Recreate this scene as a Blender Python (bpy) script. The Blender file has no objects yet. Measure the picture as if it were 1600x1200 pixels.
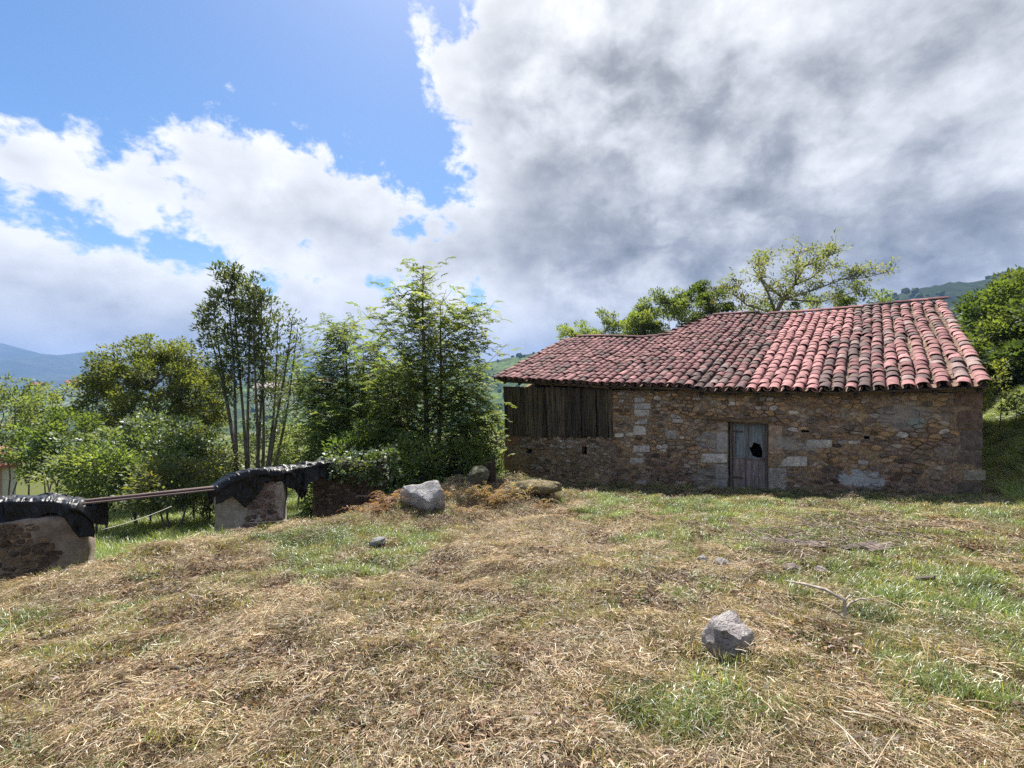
import bpy, bmesh, math, random
import numpy as np
from mathutils import Vector, Matrix, Euler

random.seed(7)
RNG = np.random.default_rng(7)
SC = bpy.context.scene
COL = SC.collection
rad = math.radians

# ------------------------------------------------------------------ camera
EYE = 1.6
F = 740.0                                   # focal length in photograph pixels (1600 wide)
cam_d = bpy.data.cameras.new('camera')
cam_d.sensor_width = 36.0
cam_d.lens = 36.0 * F / 1600.0
cam_d.clip_start = 0.05
cam_d.clip_end = 30000
cam = bpy.data.objects.new('camera', cam_d)
COL.objects.link(cam)
cam.location = (0, 0, EYE)
cam.rotation_euler = (rad(90), 0, 0)
SC.camera = cam

# ------------------------------------------------------------------ exposure
SC.view_settings.view_transform = 'Standard'
SC.view_settings.look = 'None'
SC.view_settings.gamma = 1.0
SC.view_settings.exposure = 1.22
SC.view_settings.use_curve_mapping = False
SC.render.engine = 'CYCLES'
SC.cycles.use_denoising = False            # a little grain, as in the photograph
SC.cycles.max_bounces = 7
SC.cycles.diffuse_bounces = 3
SC.cycles.glossy_bounces = 2
SC.cycles.transmission_bounces = 4
SC.cycles.transparent_max_bounces = 8
SC.cycles.volume_bounces = 0
SC.cycles.sample_clamp_indirect = 6.0

# ------------------------------------------------------------------ sun and sky
SUN_AZ, SUN_EL = -10.0, 56.0                # azimuth from +Y towards +X
sun_dir = Vector((math.sin(rad(SUN_AZ)) * math.cos(rad(SUN_EL)),
                  math.cos(rad(SUN_AZ)) * math.cos(rad(SUN_EL)), math.sin(rad(SUN_EL))))
sun_d = bpy.data.lights.new('sun', 'SUN')
sun_d.energy = 4.9
sun_d.angle = rad(0.53)
sun_d.color = (1.0, 0.95, 0.86)
sun = bpy.data.objects.new('sun', sun_d)
COL.objects.link(sun)
sun.rotation_euler = sun_dir.to_track_quat('Z', 'Y').to_euler()
sun.location = (0, 0, 50)


class E:
    """a shader value with arithmetic; each operation adds one Math node"""
    nt = None

    def __init__(self, s): self.s = s

    @staticmethod
    def op(o, *a, clamp=False):
        n = E.nt.nodes.new('ShaderNodeMath'); n.operation = o; n.use_clamp = clamp
        for i, v in enumerate(a):
            if isinstance(v, E): E.nt.links.new(v.s, n.inputs[i])
            else: n.inputs[i].default_value = v
        return E(n.outputs[0])

    def __add__(s, o): return E.op('ADD', s, o)
    __radd__ = __add__
    def __sub__(s, o): return E.op('SUBTRACT', s, o)
    def __rsub__(s, o): return E.op('SUBTRACT', o, s)
    def __mul__(s, o): return E.op('MULTIPLY', s, o)
    __rmul__ = __mul__
    def __truediv__(s, o): return E.op('DIVIDE', s, o)
    def max(s, o): return E.op('MAXIMUM', s, o)
    def min(s, o): return E.op('MINIMUM', s, o)
    def smax(s, o, k): return E.op('SMOOTH_MAX', s, o, k)
    def pow(s, o): return E.op('POWER', s, o)
    def clamp(s): return E.op('ADD', s, 0.0, clamp=True)

    def ramp(s, a, b, c=0.0, d=1.0, smooth=True):
        n = E.nt.nodes.new('ShaderNodeMapRange'); n.interpolation_type = 'SMOOTHSTEP' if smooth else 'LINEAR'
        n.clamp = True
        E.nt.links.new(s.s, n.inputs[0])
        for i, v in enumerate((a, b, c, d)): n.inputs[i + 1].default_value = v
        return E(n.outputs[0])


def px_ang(px, py):
    """a picture position as (azimuth, elevation) in degrees of the sky"""
    a = math.atan((px - 800) / F)
    return math.degrees(a), math.degrees(math.atan((600 - py) / F * math.cos(a)))


def make_world():
    w = bpy.data.worlds.new('World'); SC.world = w; w.use_nodes = True
    w.cycles.sampling_method = 'NONE'
    nt = w.node_tree; nt.nodes.clear(); E.nt = nt
    L = nt.links.new
    out = nt.nodes.new('ShaderNodeOutputWorld')
    bg = nt.nodes.new('ShaderNodeBackground')
    STR = 0.065
    bg.inputs[1].default_value = STR
    L(bg.outputs[0], out.inputs[0])
    sky = nt.nodes.new('ShaderNodeTexSky'); sky.sky_type = 'NISHITA'; sky.sun_disc = False
    sky.sun_elevation = rad(SUN_EL); sky.sun_rotation = rad(SUN_AZ)
    sky.air_density = 1.0; sky.dust_density = 0.6; sky.ozone_density = 3.0; sky.altitude = 200
    tc = nt.nodes.new('ShaderNodeTexCoord')
    sep = nt.nodes.new('ShaderNodeSeparateXYZ'); L(tc.outputs['Generated'], sep.inputs[0])
    dx, dy, dz = (E(sep.outputs[i]) for i in range(3))
    az = E.op('ARCTAN2', dx, dy) * (180 / math.pi)
    el = E.op('ARCSINE', dz.min(0.9999)) * (180 / math.pi)

    def nz(vec, scale, det, rough, dist=0.0, lac=2.0, stretch=(1, 1, 1), off=(0, 0, 0)):
        m = nt.nodes.new('ShaderNodeMapping'); m.inputs['Scale'].default_value = stretch
        m.inputs['Location'].default_value = off
        L(vec, m.inputs[0])
        n = nt.nodes.new('ShaderNodeTexNoise'); n.inputs['Scale'].default_value = scale
        n.inputs['Detail'].default_value = det; n.inputs['Roughness'].default_value = rough
        n.inputs['Distortion'].default_value = dist; n.inputs['Lacunarity'].default_value = lac
        L(m.outputs[0], n.inputs['Vector'])
        return E(n.outputs[0])

    def capsule(p0, p1, r0, r1, asp=1.0):
        (ax, ay), (bx, by) = px_ang(*p0), px_ang(*p1)
        ux, uy = bx - ax, (by - ay) * asp
        ll = ux * ux + uy * uy
        qx, qy = az - ax, (el - ay) * asp
        t = ((qx * ux + qy * uy) / ll).clamp()
        ex, ey = qx - t * ux, qy - t * uy
        d = E.op('SQRT', ex * ex + ey * ey)
        return (t * (r1 - r0) + r0) - d

    # where the cloud masses stand in the sky, as signed depth in degrees
    wob = (nz(tc.outputs['Generated'], 3.2, 4, 0.55, off=(2.1, 0, 0.7)) - 0.5) * 9.0
    def hump(c, w):
        t = (el - c) / w
        return E.op('EXPONENT', t * t * -1.0)

    A = (az + 4.8 + wob * 0.6 + hump(32.0, 4.8) * 7.5 + hump(16.0, 3.0) * 2.5).min(26.0)
    B = capsule((-10, 236), (560, 350), 3.2, 6.6, 1.0)
    B2 = capsule((330, 268), (560, 360), 5.4, 7.4, 1.0)
    Cc = capsule((-160, 395), (180, 480), 5.5, 5.0, 1.0)
    D = (12.0 - el) * 0.9
    Gp = capsule((600, 400), (760, 400), 4.5, 6.0)
    W = capsule((664, 42), (674, 78), 1.0, 0.7)
    C = A.smax(B, 2.0).smax(B2, 2.0).smax(Cc, 1.5).smax(D, 1.5).smax(Gp, 1.5).max(W)
    # the rest of the sky, behind the viewer: broken cloud of the same kind
    C_back = (nz(tc.outputs['Generated'], 1.6, 3, 0.5, off=(5, 3, 1)) - 0.47) * 60.0
    back = dy.ramp(-0.25, 0.2, 1.0, 0.0)
    C = C * (1.0 - back) + C_back * back

    st = (1.0, 1.0, 1.5)
    vec = tc.outputs['Generated']
    # same noise a step towards the sun, for the lit and shaded sides of the billows
    sh = nt.nodes.new('ShaderNodeVectorMath'); sh.operation = 'ADD'
    L(vec, sh.inputs[0]); sh.inputs[1].default_value = tuple(sun_dir * 0.045)

    # domain bent by noise, so that the billows curl
    wn = nt.nodes.new('ShaderNodeTexNoise'); wn.inputs['Scale'].default_value = 6.0; wn.inputs['Detail'].default_value = 4.0
    wn.inputs['Roughness'].default_value = 0.6
    L(vec, wn.inputs['Vector'])
    wv = nt.nodes.new('ShaderNodeVectorMath'); wv.operation = 'MULTIPLY_ADD'
    L(wn.outputs['Color'], wv.inputs[0]); wv.inputs[1].default_value = (0.16, 0.16, 0.16); L(vec, wv.inputs[2])

    def billow(scale, det):
        m = nt.nodes.new('ShaderNodeMapping'); m.inputs['Scale'].default_value = (1, 1, 1.35); L(wv.outputs[0], m.inputs[0])
        n = nt.nodes.new('ShaderNodeTexVoronoi'); n.feature = 'F1'; n.inputs['Scale'].default_value = scale
        n.normalize = True; n.inputs['Detail'].default_value = det; n.inputs['Roughness'].default_value = 0.55; n.inputs['Lacunarity'].default_value = 2.1
        L(m.outputs[0], n.inputs['Vector'])
        return (0.27 - E(n.outputs['Distance'])) * 1.6

    big1 = (nz(vec, 4.2, 6, 0.58, stretch=st, off=(0.3, 0.1, 0.9)) - 0.5) * 15.0
    n2 = (nz(sh.outputs[0], 4.2, 3, 0.58, stretch=st, off=(0.3, 0.1, 0.9)) - 0.5) * 15.0
    puff = billow(9.0, 3.0)
    fine = nz(vec, 22.0, 5, 0.68, stretch=st) - 0.5
    d1 = C + big1 + puff * 9.0 + fine * 8.0
    lit = (big1 - n2)
    alpha = d1.ramp(-1.0, 2.0)
    thick = d1.ramp(0.6, 15.0, smooth=False)
    mott = nz(vec, 4.0, 6, 0.56, stretch=(1, 1, 1.35), off=(7, 2, 4)) - 0.5
    layer = nz(wv.outputs[0], 2.3, 6, 0.55, stretch=(1, 1, 1.5), off=(1.2, 5.1, 2.2)).ramp(0.42, 0.58) - 0.5
    cos_s = (dx * sun_dir.x + dy * sun_dir.y + dz * sun_dir.z).max(0.0)
    glow = cos_s.pow(10.0)
    low = el.ramp(2.0, 16.0, 1.0, 0.0)
    base = 1.00 - (1.0 - E.op('EXPONENT', thick * -2.6)) * 0.60
    bright = base + lit * 0.070 + puff * (0.55 - 0.1 * thick) + fine * 0.22 + mott * (1.05 * thick + 0.12) + layer * (0.24 * thick + 0.03) + 0.09 * thick + glow * 0.14
    bright = bright + low * 0.07
    bright = bright.max(0.05).min(1.12)

    cr = nt.nodes.new('ShaderNodeValToRGB')
    e = cr.color_ramp.elements
    e[0].position = 0.05; e[0].color = (0.17, 0.185, 0.21, 1)
    e[1].position = 1.0; e[1].color = (0.97, 0.98, 1.0, 1)
    m1 = e.new(0.38); m1.color = (0.37, 0.39, 0.425, 1)
    m2 = e.new(0.68); m2.color = (0.68, 0.70, 0.735, 1)
    L(bright.s, cr.inputs[0])
    sc = nt.nodes.new('ShaderNodeVectorMath'); sc.operation = 'SCALE'
    L(cr.outputs[0], sc.inputs[0]); sc.inputs['Scale'].default_value = 0.495 / STR
    # clear sky
    hs = nt.nodes.new('ShaderNodeHueSaturation'); hs.inputs['Saturation'].default_value = 1.22
    hs.inputs['Value'].default_value = 1.0
    L(sky.outputs[0], hs.inputs['Color'])
    mix = nt.nodes.new('ShaderNodeMix'); mix.data_type = 'RGBA'
    L(alpha.s, mix.inputs[0]); L(hs.outputs[0], mix.inputs[6]); L(sc.outputs[0], mix.inputs[7])
    L(mix.outputs[2], bg.inputs[0])


make_world()

# ------------------------------------------------------------------ helpers
def smooth(a, b, x):
    t = np.clip((np.asarray(x, float) - a) / (b - a), 0, 1)
    return t * t * (3 - 2 * t)


def _hash(ix, iy, iz, seed):
    h = (ix * 374761393 + iy * 668265263 + iz * 2147483647 + seed * 974634777) & 0xFFFFFFFF
    h = ((h ^ (h >> 13)) * 1274126177) & 0xFFFFFFFF
    h = ((h ^ (h >> 16)) * 2246822519) & 0xFFFFFFFF
    return ((h ^ (h >> 15)) & 0xFFFFFF) / float(0xFFFFFF)


def vnoise(x, y, z=0.0, seed=0):
    x, y, z = np.broadcast_arrays(np.asarray(x, float), np.asarray(y, float), np.asarray(z, float))
    fx, fy, fz = np.floor(x), np.floor(y), np.floor(z)
    ix, iy, iz = fx.astype(np.int64), fy.astype(np.int64), fz.astype(np.int64)
    tx, ty, tz = x - fx, y - fy, z - fz
    tx = tx * tx * (3 - 2 * tx); ty = ty * ty * (3 - 2 * ty); tz = tz * tz * (3 - 2 * tz)
    r = 0
    for a in (0, 1):
        wx = tx if a else 1 - tx
        for b in (0, 1):
            wy = ty if b else 1 - ty
            for c in (0, 1):
                wz = tz if c else 1 - tz
                r = r + wx * wy * wz * _hash(ix + a, iy + b, iz + c, seed)
    return r * 2 - 1


def fbm(x, y, z=0.0, octv=4, seed=0, gain=0.5):
    r, a, f = 0, 1.0, 1.0
    x = np.asarray(x, float); y = np.asarray(y, float); z = np.asarray(z, float)
    for i in range(octv):
        r = r + a * vnoise(x * f, y * f, z * f, seed + i * 17)
        a *= gain; f *= 2.03
    return r


def mesh_np(name, V, Fc, mat=None, col=None, shade_smooth=False, rnd=None):
    """mesh from an (n,3) array and an (m,k) array of faces of one size"""
    V = np.ascontiguousarray(V, dtype=np.float32); Fc = np.ascontiguousarray(Fc, dtype=np.int32)
    me = bpy.data.meshes.new(name)
    me.vertices.add(len(V)); me.vertices.foreach_set('co', V.ravel())
    m, k = Fc.shape
    me.loops.add(m * k); me.loops.foreach_set('vertex_index', Fc.ravel())
    me.polygons.add(m)
    me.polygons.foreach_set('loop_start', np.arange(0, m * k, k, dtype=np.int32))
    me.polygons.foreach_set('loop_total', np.full(m, k, dtype=np.int32))
    if shade_smooth: me.polygons.foreach_set('use_smooth', np.ones(m, dtype=bool))
    me.update(calc_edges=True)
    if col is not None:
        a = me.attributes.new('Col', 'FLOAT_COLOR', 'POINT')
        c = np.ones((len(V), 4), dtype=np.float32); c[:, :3] = col
        a.data.foreach_set('color', c.ravel())
    if rnd is not None:
        a = me.attributes.new('rnd', 'FLOAT', 'POINT')
        a.data.foreach_set('value', np.ascontiguousarray(rnd, dtype=np.float32))
    if mat is not None: me.materials.append(mat)
    return me


class MB:
    """collects polygons of any size into one mesh"""

    def __init__(s): s.v, s.f, s.c = [], [], []

    def add(s, verts, faces, col=(1, 1, 1)):
        o = len(s.v)
        s.v.extend([tuple(map(float, p)) for p in verts])
        s.f.extend([tuple(int(i) + o for i in f) for f in faces])
        s.c.extend([tuple(col)] * len(verts))

    def box(s, c, size, rot=None, col=(1, 1, 1), jit=0.0, bev=0.0):
        hx, hy, hz = (k / 2 for k in size)
        R = rot.to_matrix() if rot is not None else Matrix.Identity(3)
        if bev <= 0:
            pts = [Vector((x * hx, y * hy, z * hz)) for x in (-1, 1) for y in (-1, 1) for z in (-1, 1)]
            fs = [(0, 1, 3, 2), (4, 6, 7, 5), (0, 4, 5, 1), (2, 3, 7, 6), (0, 2, 6, 4), (1, 5, 7, 3)]
        else:
            b = min(bev, hx * 0.45, hy * 0.45, hz * 0.45)
            pts, fs, idx = [], [], {}
            for x in (-1, 1):
                for y in (-1, 1):
                    for z in (-1, 1):
                        for a in range(3):
                            q = [x * hx, y * hy, z * hz]
                            for k in range(3):
                                if k != a: q[k] -= (x, y, z)[k] * b
                            idx[(x, y, z, a)] = len(pts); pts.append(Vector(q))
            for a in range(3):
                o1, o2 = [k for k in range(3) if k != a]
                for sg in (-1, 1):
                    ring = []
                    for (u, w) in ((-1, -1), (1, -1), (1, 1), (-1, 1)):
                        t = [0, 0, 0]; t[a] = sg; t[o1] = u; t[o2] = w
                        ring.append(idx[(*t, a)])
                    fs.append(tuple(ring))
            for a in range(3):
                o1, o2 = [k for k in range(3) if k != a]
                for u in (-1, 1):
                    for w in (-1, 1):
                        t0 = [0, 0, 0]; t1 = [0, 0, 0]
                        t0[a], t1[a] = -1, 1
                        t0[o1] = t1[o1] = u; t0[o2] = t1[o2] = w
                        fs.append((idx[(*t0, o1)], idx[(*t1, o1)], idx[(*t1, o2)], idx[(*t0, o2)]))
            for x in (-1, 1):
                for y in (-1, 1):
                    for z in (-1, 1): fs.append(tuple(idx[(x, y, z, a)] for a in range(3)))
        if jit: pts = [p + Vector([random.uniform(-jit, jit) for _ in range(3)]) for p in pts]
        s.add([R @ p + Vector(c) for p in pts], fs, col)

    def tube(s, pts, rads, n=6, col=(1, 1, 1), caps=True):
        pts = [Vector(p) for p in pts]
        if not hasattr(rads, '__len__'): rads = [rads] * len(pts)
        rings = []
        ref = Vector((0.31, 0.77, 0.55))
        for i, p in enumerate(pts):
            d = (pts[min(i + 1, len(pts) - 1)] - pts[max(i - 1, 0)])
            if d.length < 1e-9: d = Vector((0, 0, 1))
            d.normalize()
            a = d.cross(ref)
            if a.length < 0.1: a = d.cross(Vector((1, 0, 0)))
            a.normalize(); b = d.cross(a)
            rings.append([p + (a * math.cos(2 * math.pi * k / n) + b * math.sin(2 * math.pi * k / n)) * rads[i] for k in range(n)])
        V = [q for r in rings for q in r]; Fs = []
        for i in range(len(pts) - 1):
            for k in range(n):
                Fs.append((i * n + k, i * n + (k + 1) % n, (i + 1) * n + (k + 1) % n, (i + 1) * n + k))
        if caps:
            Fs.append(tuple(range(n))[::-1]); Fs.append(tuple((len(pts) - 1) * n + k for k in range(n)))
        s.add(V, Fs, col)

    def mesh(s, name, mat=None, smooth_=False, fix=True):
        me = bpy.data.meshes.new(name)
        me.from_pydata(s.v, [], s.f)
        a = me.attributes.new('Col', 'FLOAT_COLOR', 'POINT')
        c = np.ones((len(s.v), 4), dtype=np.float32); c[:, :3] = np.array(s.c, dtype=np.float32).reshape(-1, 3)
        a.data.foreach_set('color', c.ravel())
        if mat is not None: me.materials.append(mat)
        if fix:
            bm = bmesh.new(); bm.from_mesh(me); bmesh.ops.recalc_face_normals(bm, faces=bm.faces); bm.to_mesh(me); bm.free()
        if smooth_: me.polygons.foreach_set('use_smooth', np.ones(len(me.polygons), dtype=bool))
        me.update()
        return me


def obj(name, me, parent=None, loc=(0, 0, 0), rot=(0, 0, 0), scale=(1, 1, 1)):
    o = bpy.data.objects.new(name, me); COL.objects.link(o)
    o.location = loc; o.rotation_euler = rot; o.scale = scale
    if parent is not None: o.parent = parent
    return o


def tag(o, label=None, cat=None, group=None, kind=None):
    if label: o['label'] = label
    if cat: o['category'] = cat
    if group: o['group'] = group
    if kind: o['kind'] = kind
    return o


def empty(name, loc=(0, 0, 0), rz=0.0, label=None, cat=None, group=None):
    o = obj(name, None, None, loc, (0, 0, rz))
    o.empty_display_size = 0.2
    return tag(o, label, cat, group)


def at(px, py, Y):
    """the point at depth Y that stands where the photograph has this pixel"""
    return Vector(((px - 800) / F * Y, Y, EYE - (py - 600) / F * Y))


# ------------------------------------------------------------------ materials
class M:
    """small wrapper for building a node material"""

    def __init__(s, name, rough=0.8, spec=0.3):
        s.m = bpy.data.materials.new(name); s.m.use_nodes = True
        s.nt = s.m.node_tree; s.L = s.nt.links.new
        s.b = s.nt.nodes['Principled BSDF']; s.out = s.nt.nodes['Material Output']
        s.b.inputs['Roughness'].default_value = rough
        s.b.inputs['Specular IOR Level'].default_value = spec
        s.tc = s.nt.nodes.new('ShaderNodeTexCoord')

    def new(s, t): return s.nt.nodes.new(t)

    def noise(s, scale, det=4, rough=0.55, coord='Object', dist=0.0, stretch=None, out=0):
        n = s.new('ShaderNodeTexNoise'); n.inputs['Scale'].default_value = scale
        n.inputs['Detail'].default_value = det; n.inputs['Roughness'].default_value = rough
        n.inputs['Distortion'].default_value = dist
        v = s.tc.outputs[coord] if isinstance(coord, str) else coord
        if stretch:
            m = s.new('ShaderNodeMapping'); m.inputs['Scale'].default_value = stretch
            s.L(v, m.inputs[0]); v = m.outputs[0]
        s.L(v, n.inputs['Vector'])
        return n.outputs[out]

    def pos(s):
        g = s.new('ShaderNodeNewGeometry'); return g.outputs['Position']

    def rng(s, x, a, b, c=0.0, d=1.0):
        n = s.new('ShaderNodeMapRange'); n.interpolation_type = 'SMOOTHSTEP'
        s.L(x, n.inputs[0])
        for i, v in enumerate((a, b, c, d)): n.inputs[i + 1].default_value = v
        return n.outputs[0]

    def math(s, op, a, b=None):
        n = s.new('ShaderNodeMath'); n.operation = op
        for i, v in enumerate((a, b)):
            if v is None: continue
            if isinstance(v, (int, float)): n.inputs[i].default_value = v
            else: s.L(v, n.inputs[i])
        return n.outputs[0]

    def col(s, c):
        n = s.new('ShaderNodeRGB'); n.outputs[0].default_value = (*c, 1); return n.outputs[0]

    def mix(s, f, a, b, blend='MIX'):
        n = s.new('ShaderNodeMix'); n.data_type = 'RGBA'; n.blend_type = blend
        for i, v in ((0, f), (6, a), (7, b)):
            if isinstance(v, (int, float)): n.inputs[i].default_value = v
            elif isinstance(v, tuple): n.inputs[i].default_value = (*v, 1)
            else: s.L(v, n.inputs[i])
        return n.outputs[2]

    def ramp(s, x, stops):
        n = s.new('ShaderNodeValToRGB'); e = n.color_ramp.elements
        e[0].position, e[0].color = stops[0][0], (*stops[0][1], 1)
        e[1].position, e[1].color = stops[-1][0], (*stops[-1][1], 1)
        for p, c in stops[1:-1]:
            q = e.new(p); q.color = (*c, 1)
        s.L(x, n.inputs[0]); return n.outputs[0]

    def attr(s, name='Col', fac=False):
        n = s.new('ShaderNodeAttribute'); n.attribute_name = name
        return n.outputs['Fac' if fac else 'Color']

    def oinfo(s, k):
        n = s.new('ShaderNodeObjectInfo'); return n.outputs[k]

    def base(s, x): s.L(x, s.b.inputs['Base Color']) if not isinstance(x, tuple) else setattr(s.b.inputs['Base Color'], 'default_value', (*x, 1))

    def bump(s, h, strength=0.4, dist=0.01):
        n = s.new('ShaderNodeBump'); n.inputs['Strength'].default_value = strength
        n.inputs['Distance'].default_value = dist
        s.L(h, n.inputs['Height']); s.L(n.outputs[0], s.b.inputs['Normal'])


def leaf_mat(name, trans=0.45, gloss=0.06, rough=0.45, tint=(1, 1, 1), use_rand=False, trans_tint=(1.65, 1.6, 0.7)):
    """thin leaves: light comes through them as well as off them"""
    k = M(name); nt = k.nt
    c = k.mix(1.0, k.attr('Col'), tint, 'MULTIPLY')
    if use_rand:
        v = k.rng(k.oinfo('Random'), 0, 1, 0.65, 1.35)
        cc = k.new('ShaderNodeCombineColor')
        for i in range(3): k.L(v, cc.inputs[i])
        c = k.mix(1.0, c, cc.outputs[0], 'MULTIPLY')
    nt.nodes.remove(k.b)
    df = k.new('ShaderNodeBsdfDiffuse'); tr = k.new('ShaderNodeBsdfTranslucent'); gl = k.new('ShaderNodeBsdfGlossy')
    gl.inputs['Roughness'].default_value = rough
    k.L(c, df.inputs[0]); k.L(k.mix(1.0, c, trans_tint, 'MULTIPLY'), tr.inputs[0])
    gl.inputs[0].default_value = (0.9, 0.95, 1.0, 1)
    m1 = k.new('ShaderNodeMixShader'); m1.inputs[0].default_value = trans
    k.L(df.outputs[0], m1.inputs[1]); k.L(tr.outputs[0], m1.inputs[2])
    m2 = k.new('ShaderNodeMixShader'); m2.inputs[0].default_value = gloss
    k.L(m1.outputs[0], m2.inputs[1]); k.L(gl.outputs[0], m2.inputs[2])
    k.L(m2.outputs[0], k.out.inputs[0])
    return k.m


def bark_mat(name, a=(0.09, 0.075, 0.06), b=(0.2, 0.18, 0.15)):
    k = M(name, 0.9, 0.15)
    n = k.noise(9, 5, 0.6, stretch=(2, 2, 0.5))
    k.base(k.mix(k.rng(n, 0.35, 0.7), a, b)); k.bump(n, 0.6, 0.02)
    return k.m


def lime_wash(k, c):
    """remains of lime wash and render round a few places of the barn wall"""
    sx = k.new('ShaderNodeSeparateXYZ'); k.L(k.tc.outputs['Object'], sx.inputs[0])
    for (cs, cz, rs, rz, amt, colr) in PLASTER:
        u = k.math('DIVIDE', k.math('SUBTRACT', sx.outputs[0], cs), rs)
        v = k.math('DIVIDE', k.math('SUBTRACT', sx.outputs[2], cz), rz)
        q = k.math('ADD', k.math('MULTIPLY', u, u), k.math('MULTIPLY', v, v))
        f = k.rng(k.math('ADD', q, k.math('MULTIPLY', k.math('SUBTRACT', k.noise(4.5, 6, 0.65), 0.5), 4.2)), 0.45, 1.0, amt, 0.0)
        c = k.mix(f, c, colr)
    return c


def stone_mat(name, attr=True, plaster=False):
    k = M(name, 0.88, 0.25)
    n1 = k.noise(11, 6, 0.62); n2 = k.noise(55, 4, 0.6); n3 = k.noise(2.2, 4, 0.6)
    c = k.attr('Col')
    c = k.mix(k.rng(n1, 0.3, 0.75), k.mix(1.0, c, (0.60, 0.56, 0.55), 'MULTIPLY'), k.mix(1.0, c, (1.3, 1.26, 1.2), 'MULTIPLY'))
    c = k.mix(k.math('MULTIPLY', k.rng(n2, 0.55, 0.8), 0.5), c, k.mix(1.0, c, (0.45, 0.42, 0.40), 'MULTIPLY'))
    c = k.mix(k.math('MULTIPLY', k.rng(n3, 0.52, 0.72), 0.35), c, (0.11, 0.115, 0.07))      # lichen and damp stains
    if plaster:
        c = lime_wash(k, c)
    k.base(c)
    h = k.math('ADD', n1, k.math('MULTIPLY', n2, 0.5))
    k.bump(h, 1.0, 0.03)
    return k.m


def wood_mat(name, a, b, scale=6.0, vert=True, rough=0.85, blue=None):
    k = M(name, rough, 0.2)
    st = (1, 1, 0.07) if vert else (0.07, 1, 1)
    n = k.noise(scale * 4, 6, 0.65, stretch=st, dist=0.4); n2 = k.noise(1.7, 4, 0.6)
    c = k.mix(k.rng(n, 0.32, 0.68), a, b)
    c = k.mix(1.0, c, k.attr('Col'), 'MULTIPLY')
    c = k.mix(k.math('MULTIPLY', k.rng(n2, 0.45, 0.75), 0.5), c, k.mix(1.0, c, (0.5, 0.5, 0.45), 'MULTIPLY'))
    k.base(c); k.bump(n, 0.6, 0.012)
    return k.m

# ------------------------------------------------------------------ lie of the land
PHI = math.atan(565 / F)                       # direction in which the barn's front wall faces away
NX, NY = math.sin(PHI), math.cos(PHI)          # into the barn
TX, TY = math.cos(PHI), -math.sin(PHI)         # along the wall, to the right
WALL_D = 12.4


def H(x, y, detail=True):
    x = np.asarray(x, float); y = np.asarray(y, float)
    yc = np.clip(y, -8, 18)
    xr = np.clip(x, -25, 14)
    z = -0.115 * (yc - 1) + np.where(xr > 0, 0.042 * xr, 0.034 * xr)
    d = (x + 3.9) * -0.739 + (y - 7.05) * 0.674          # beyond the edge of the mown bank
    fade = 1 - smooth(-1.5, -0.2, x - 0.25 * np.maximum(y - 14, 0))
    lip = 0.23 * np.exp(-(d + 0.25) ** 2 / 0.8) * smooth(-5.6, -4.2, x) * fade
    z = z + lip
    z = z - 0.62 * smooth(0.0, 1.3, d) * fade - 0.05 * np.clip(d - 1.3, 0, 30) * fade
    # heap in front of the barn's left end
    z = z + 0.42 * np.exp(-((x + 0.8) / 1.25) ** 2 - ((y - 10.2) / 0.9) ** 2)
    z = z + 0.36 * np.exp(-((x - 0.4) / 1.0) ** 2 - ((y - 10.6) / 0.7) ** 2)
    z = z + 0.12 * np.exp(-((x + 2.1) / 0.8) ** 2 - ((y - 9.0) / 0.7) ** 2)
    # bank that rises past the barn's right end
    q = x * NX + y * NY - 11.4
    s = x * TX + y * TY
    bank = smooth(1.45, 4.3, s + 0.25 * vnoise(x * 0.7, y * 0.7, seed=3))
    z = z + bank * (1.62 * smooth(0.0, 4.2, q) + 0.14 * np.clip(q - 4, 0, 40))
    r = np.hypot(x, y)
    a = np.degrees(np.arctan2(x, y))
    far = -62 + 10 * fbm(x / 420, y / 420, octv=4, seed=11) + 26 * smooth(1400, 4200, r)
    rise = smooth(18, 50, a) * (1 - smooth(140, 175, np.abs(a)))
    far = far + rise * 60
    k = smooth(38, 420, r)
    back = smooth(100, 150, np.abs(a))
    z = z * (1 - k) + far * k * (1 - back) + back * k * 6
    if detail:
        near = 1 - smooth(14, 40, r)
        z = z + near * (0.045 * fbm(x * 1.6, y * 1.6, octv=3, seed=5) + 0.040 * fbm(x * 5.5, y * 5.5, octv=3, seed=8)
                        + 0.010 * fbm(x * 24, y * 24, octv=2, seed=9))
    return z


def h1(x, y): return float(H(x, y))


# where fresh grass shows (+) or bare straw (-): centre x, y, half sizes, amount
GREEN_SPOTS = ((1.21, 2.71, 0.55, 0.34, 0.75), (3.19, 4.0, 0.59, 1.09, 0.8), (0.82, 2.42, 0.42, 0.29, 0.5), (-1.73, 7.09, 1.05, 0.56, 0.5), (1.4, 6.47, 1.31, 0.61, 0.45), (3.96, 5.64, 0.46, 0.66, 0.6), (0.0, 2.36, 0.29, 0.28, 0.35), (2.32, 2.53, 0.34, 0.53, 0.45), (8.4, 9.56, 2.07, 1.06, 0.5), (-2.52, 6.66, 0.54, 0.65, 0.45), (-0.84, 3.1, 1.76, 0.5, -0.45), (-2.24, 3.01, 0.98, 1.04, -0.4), (6.3, 6.66, 0.81, 1.19, -0.4))


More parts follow.
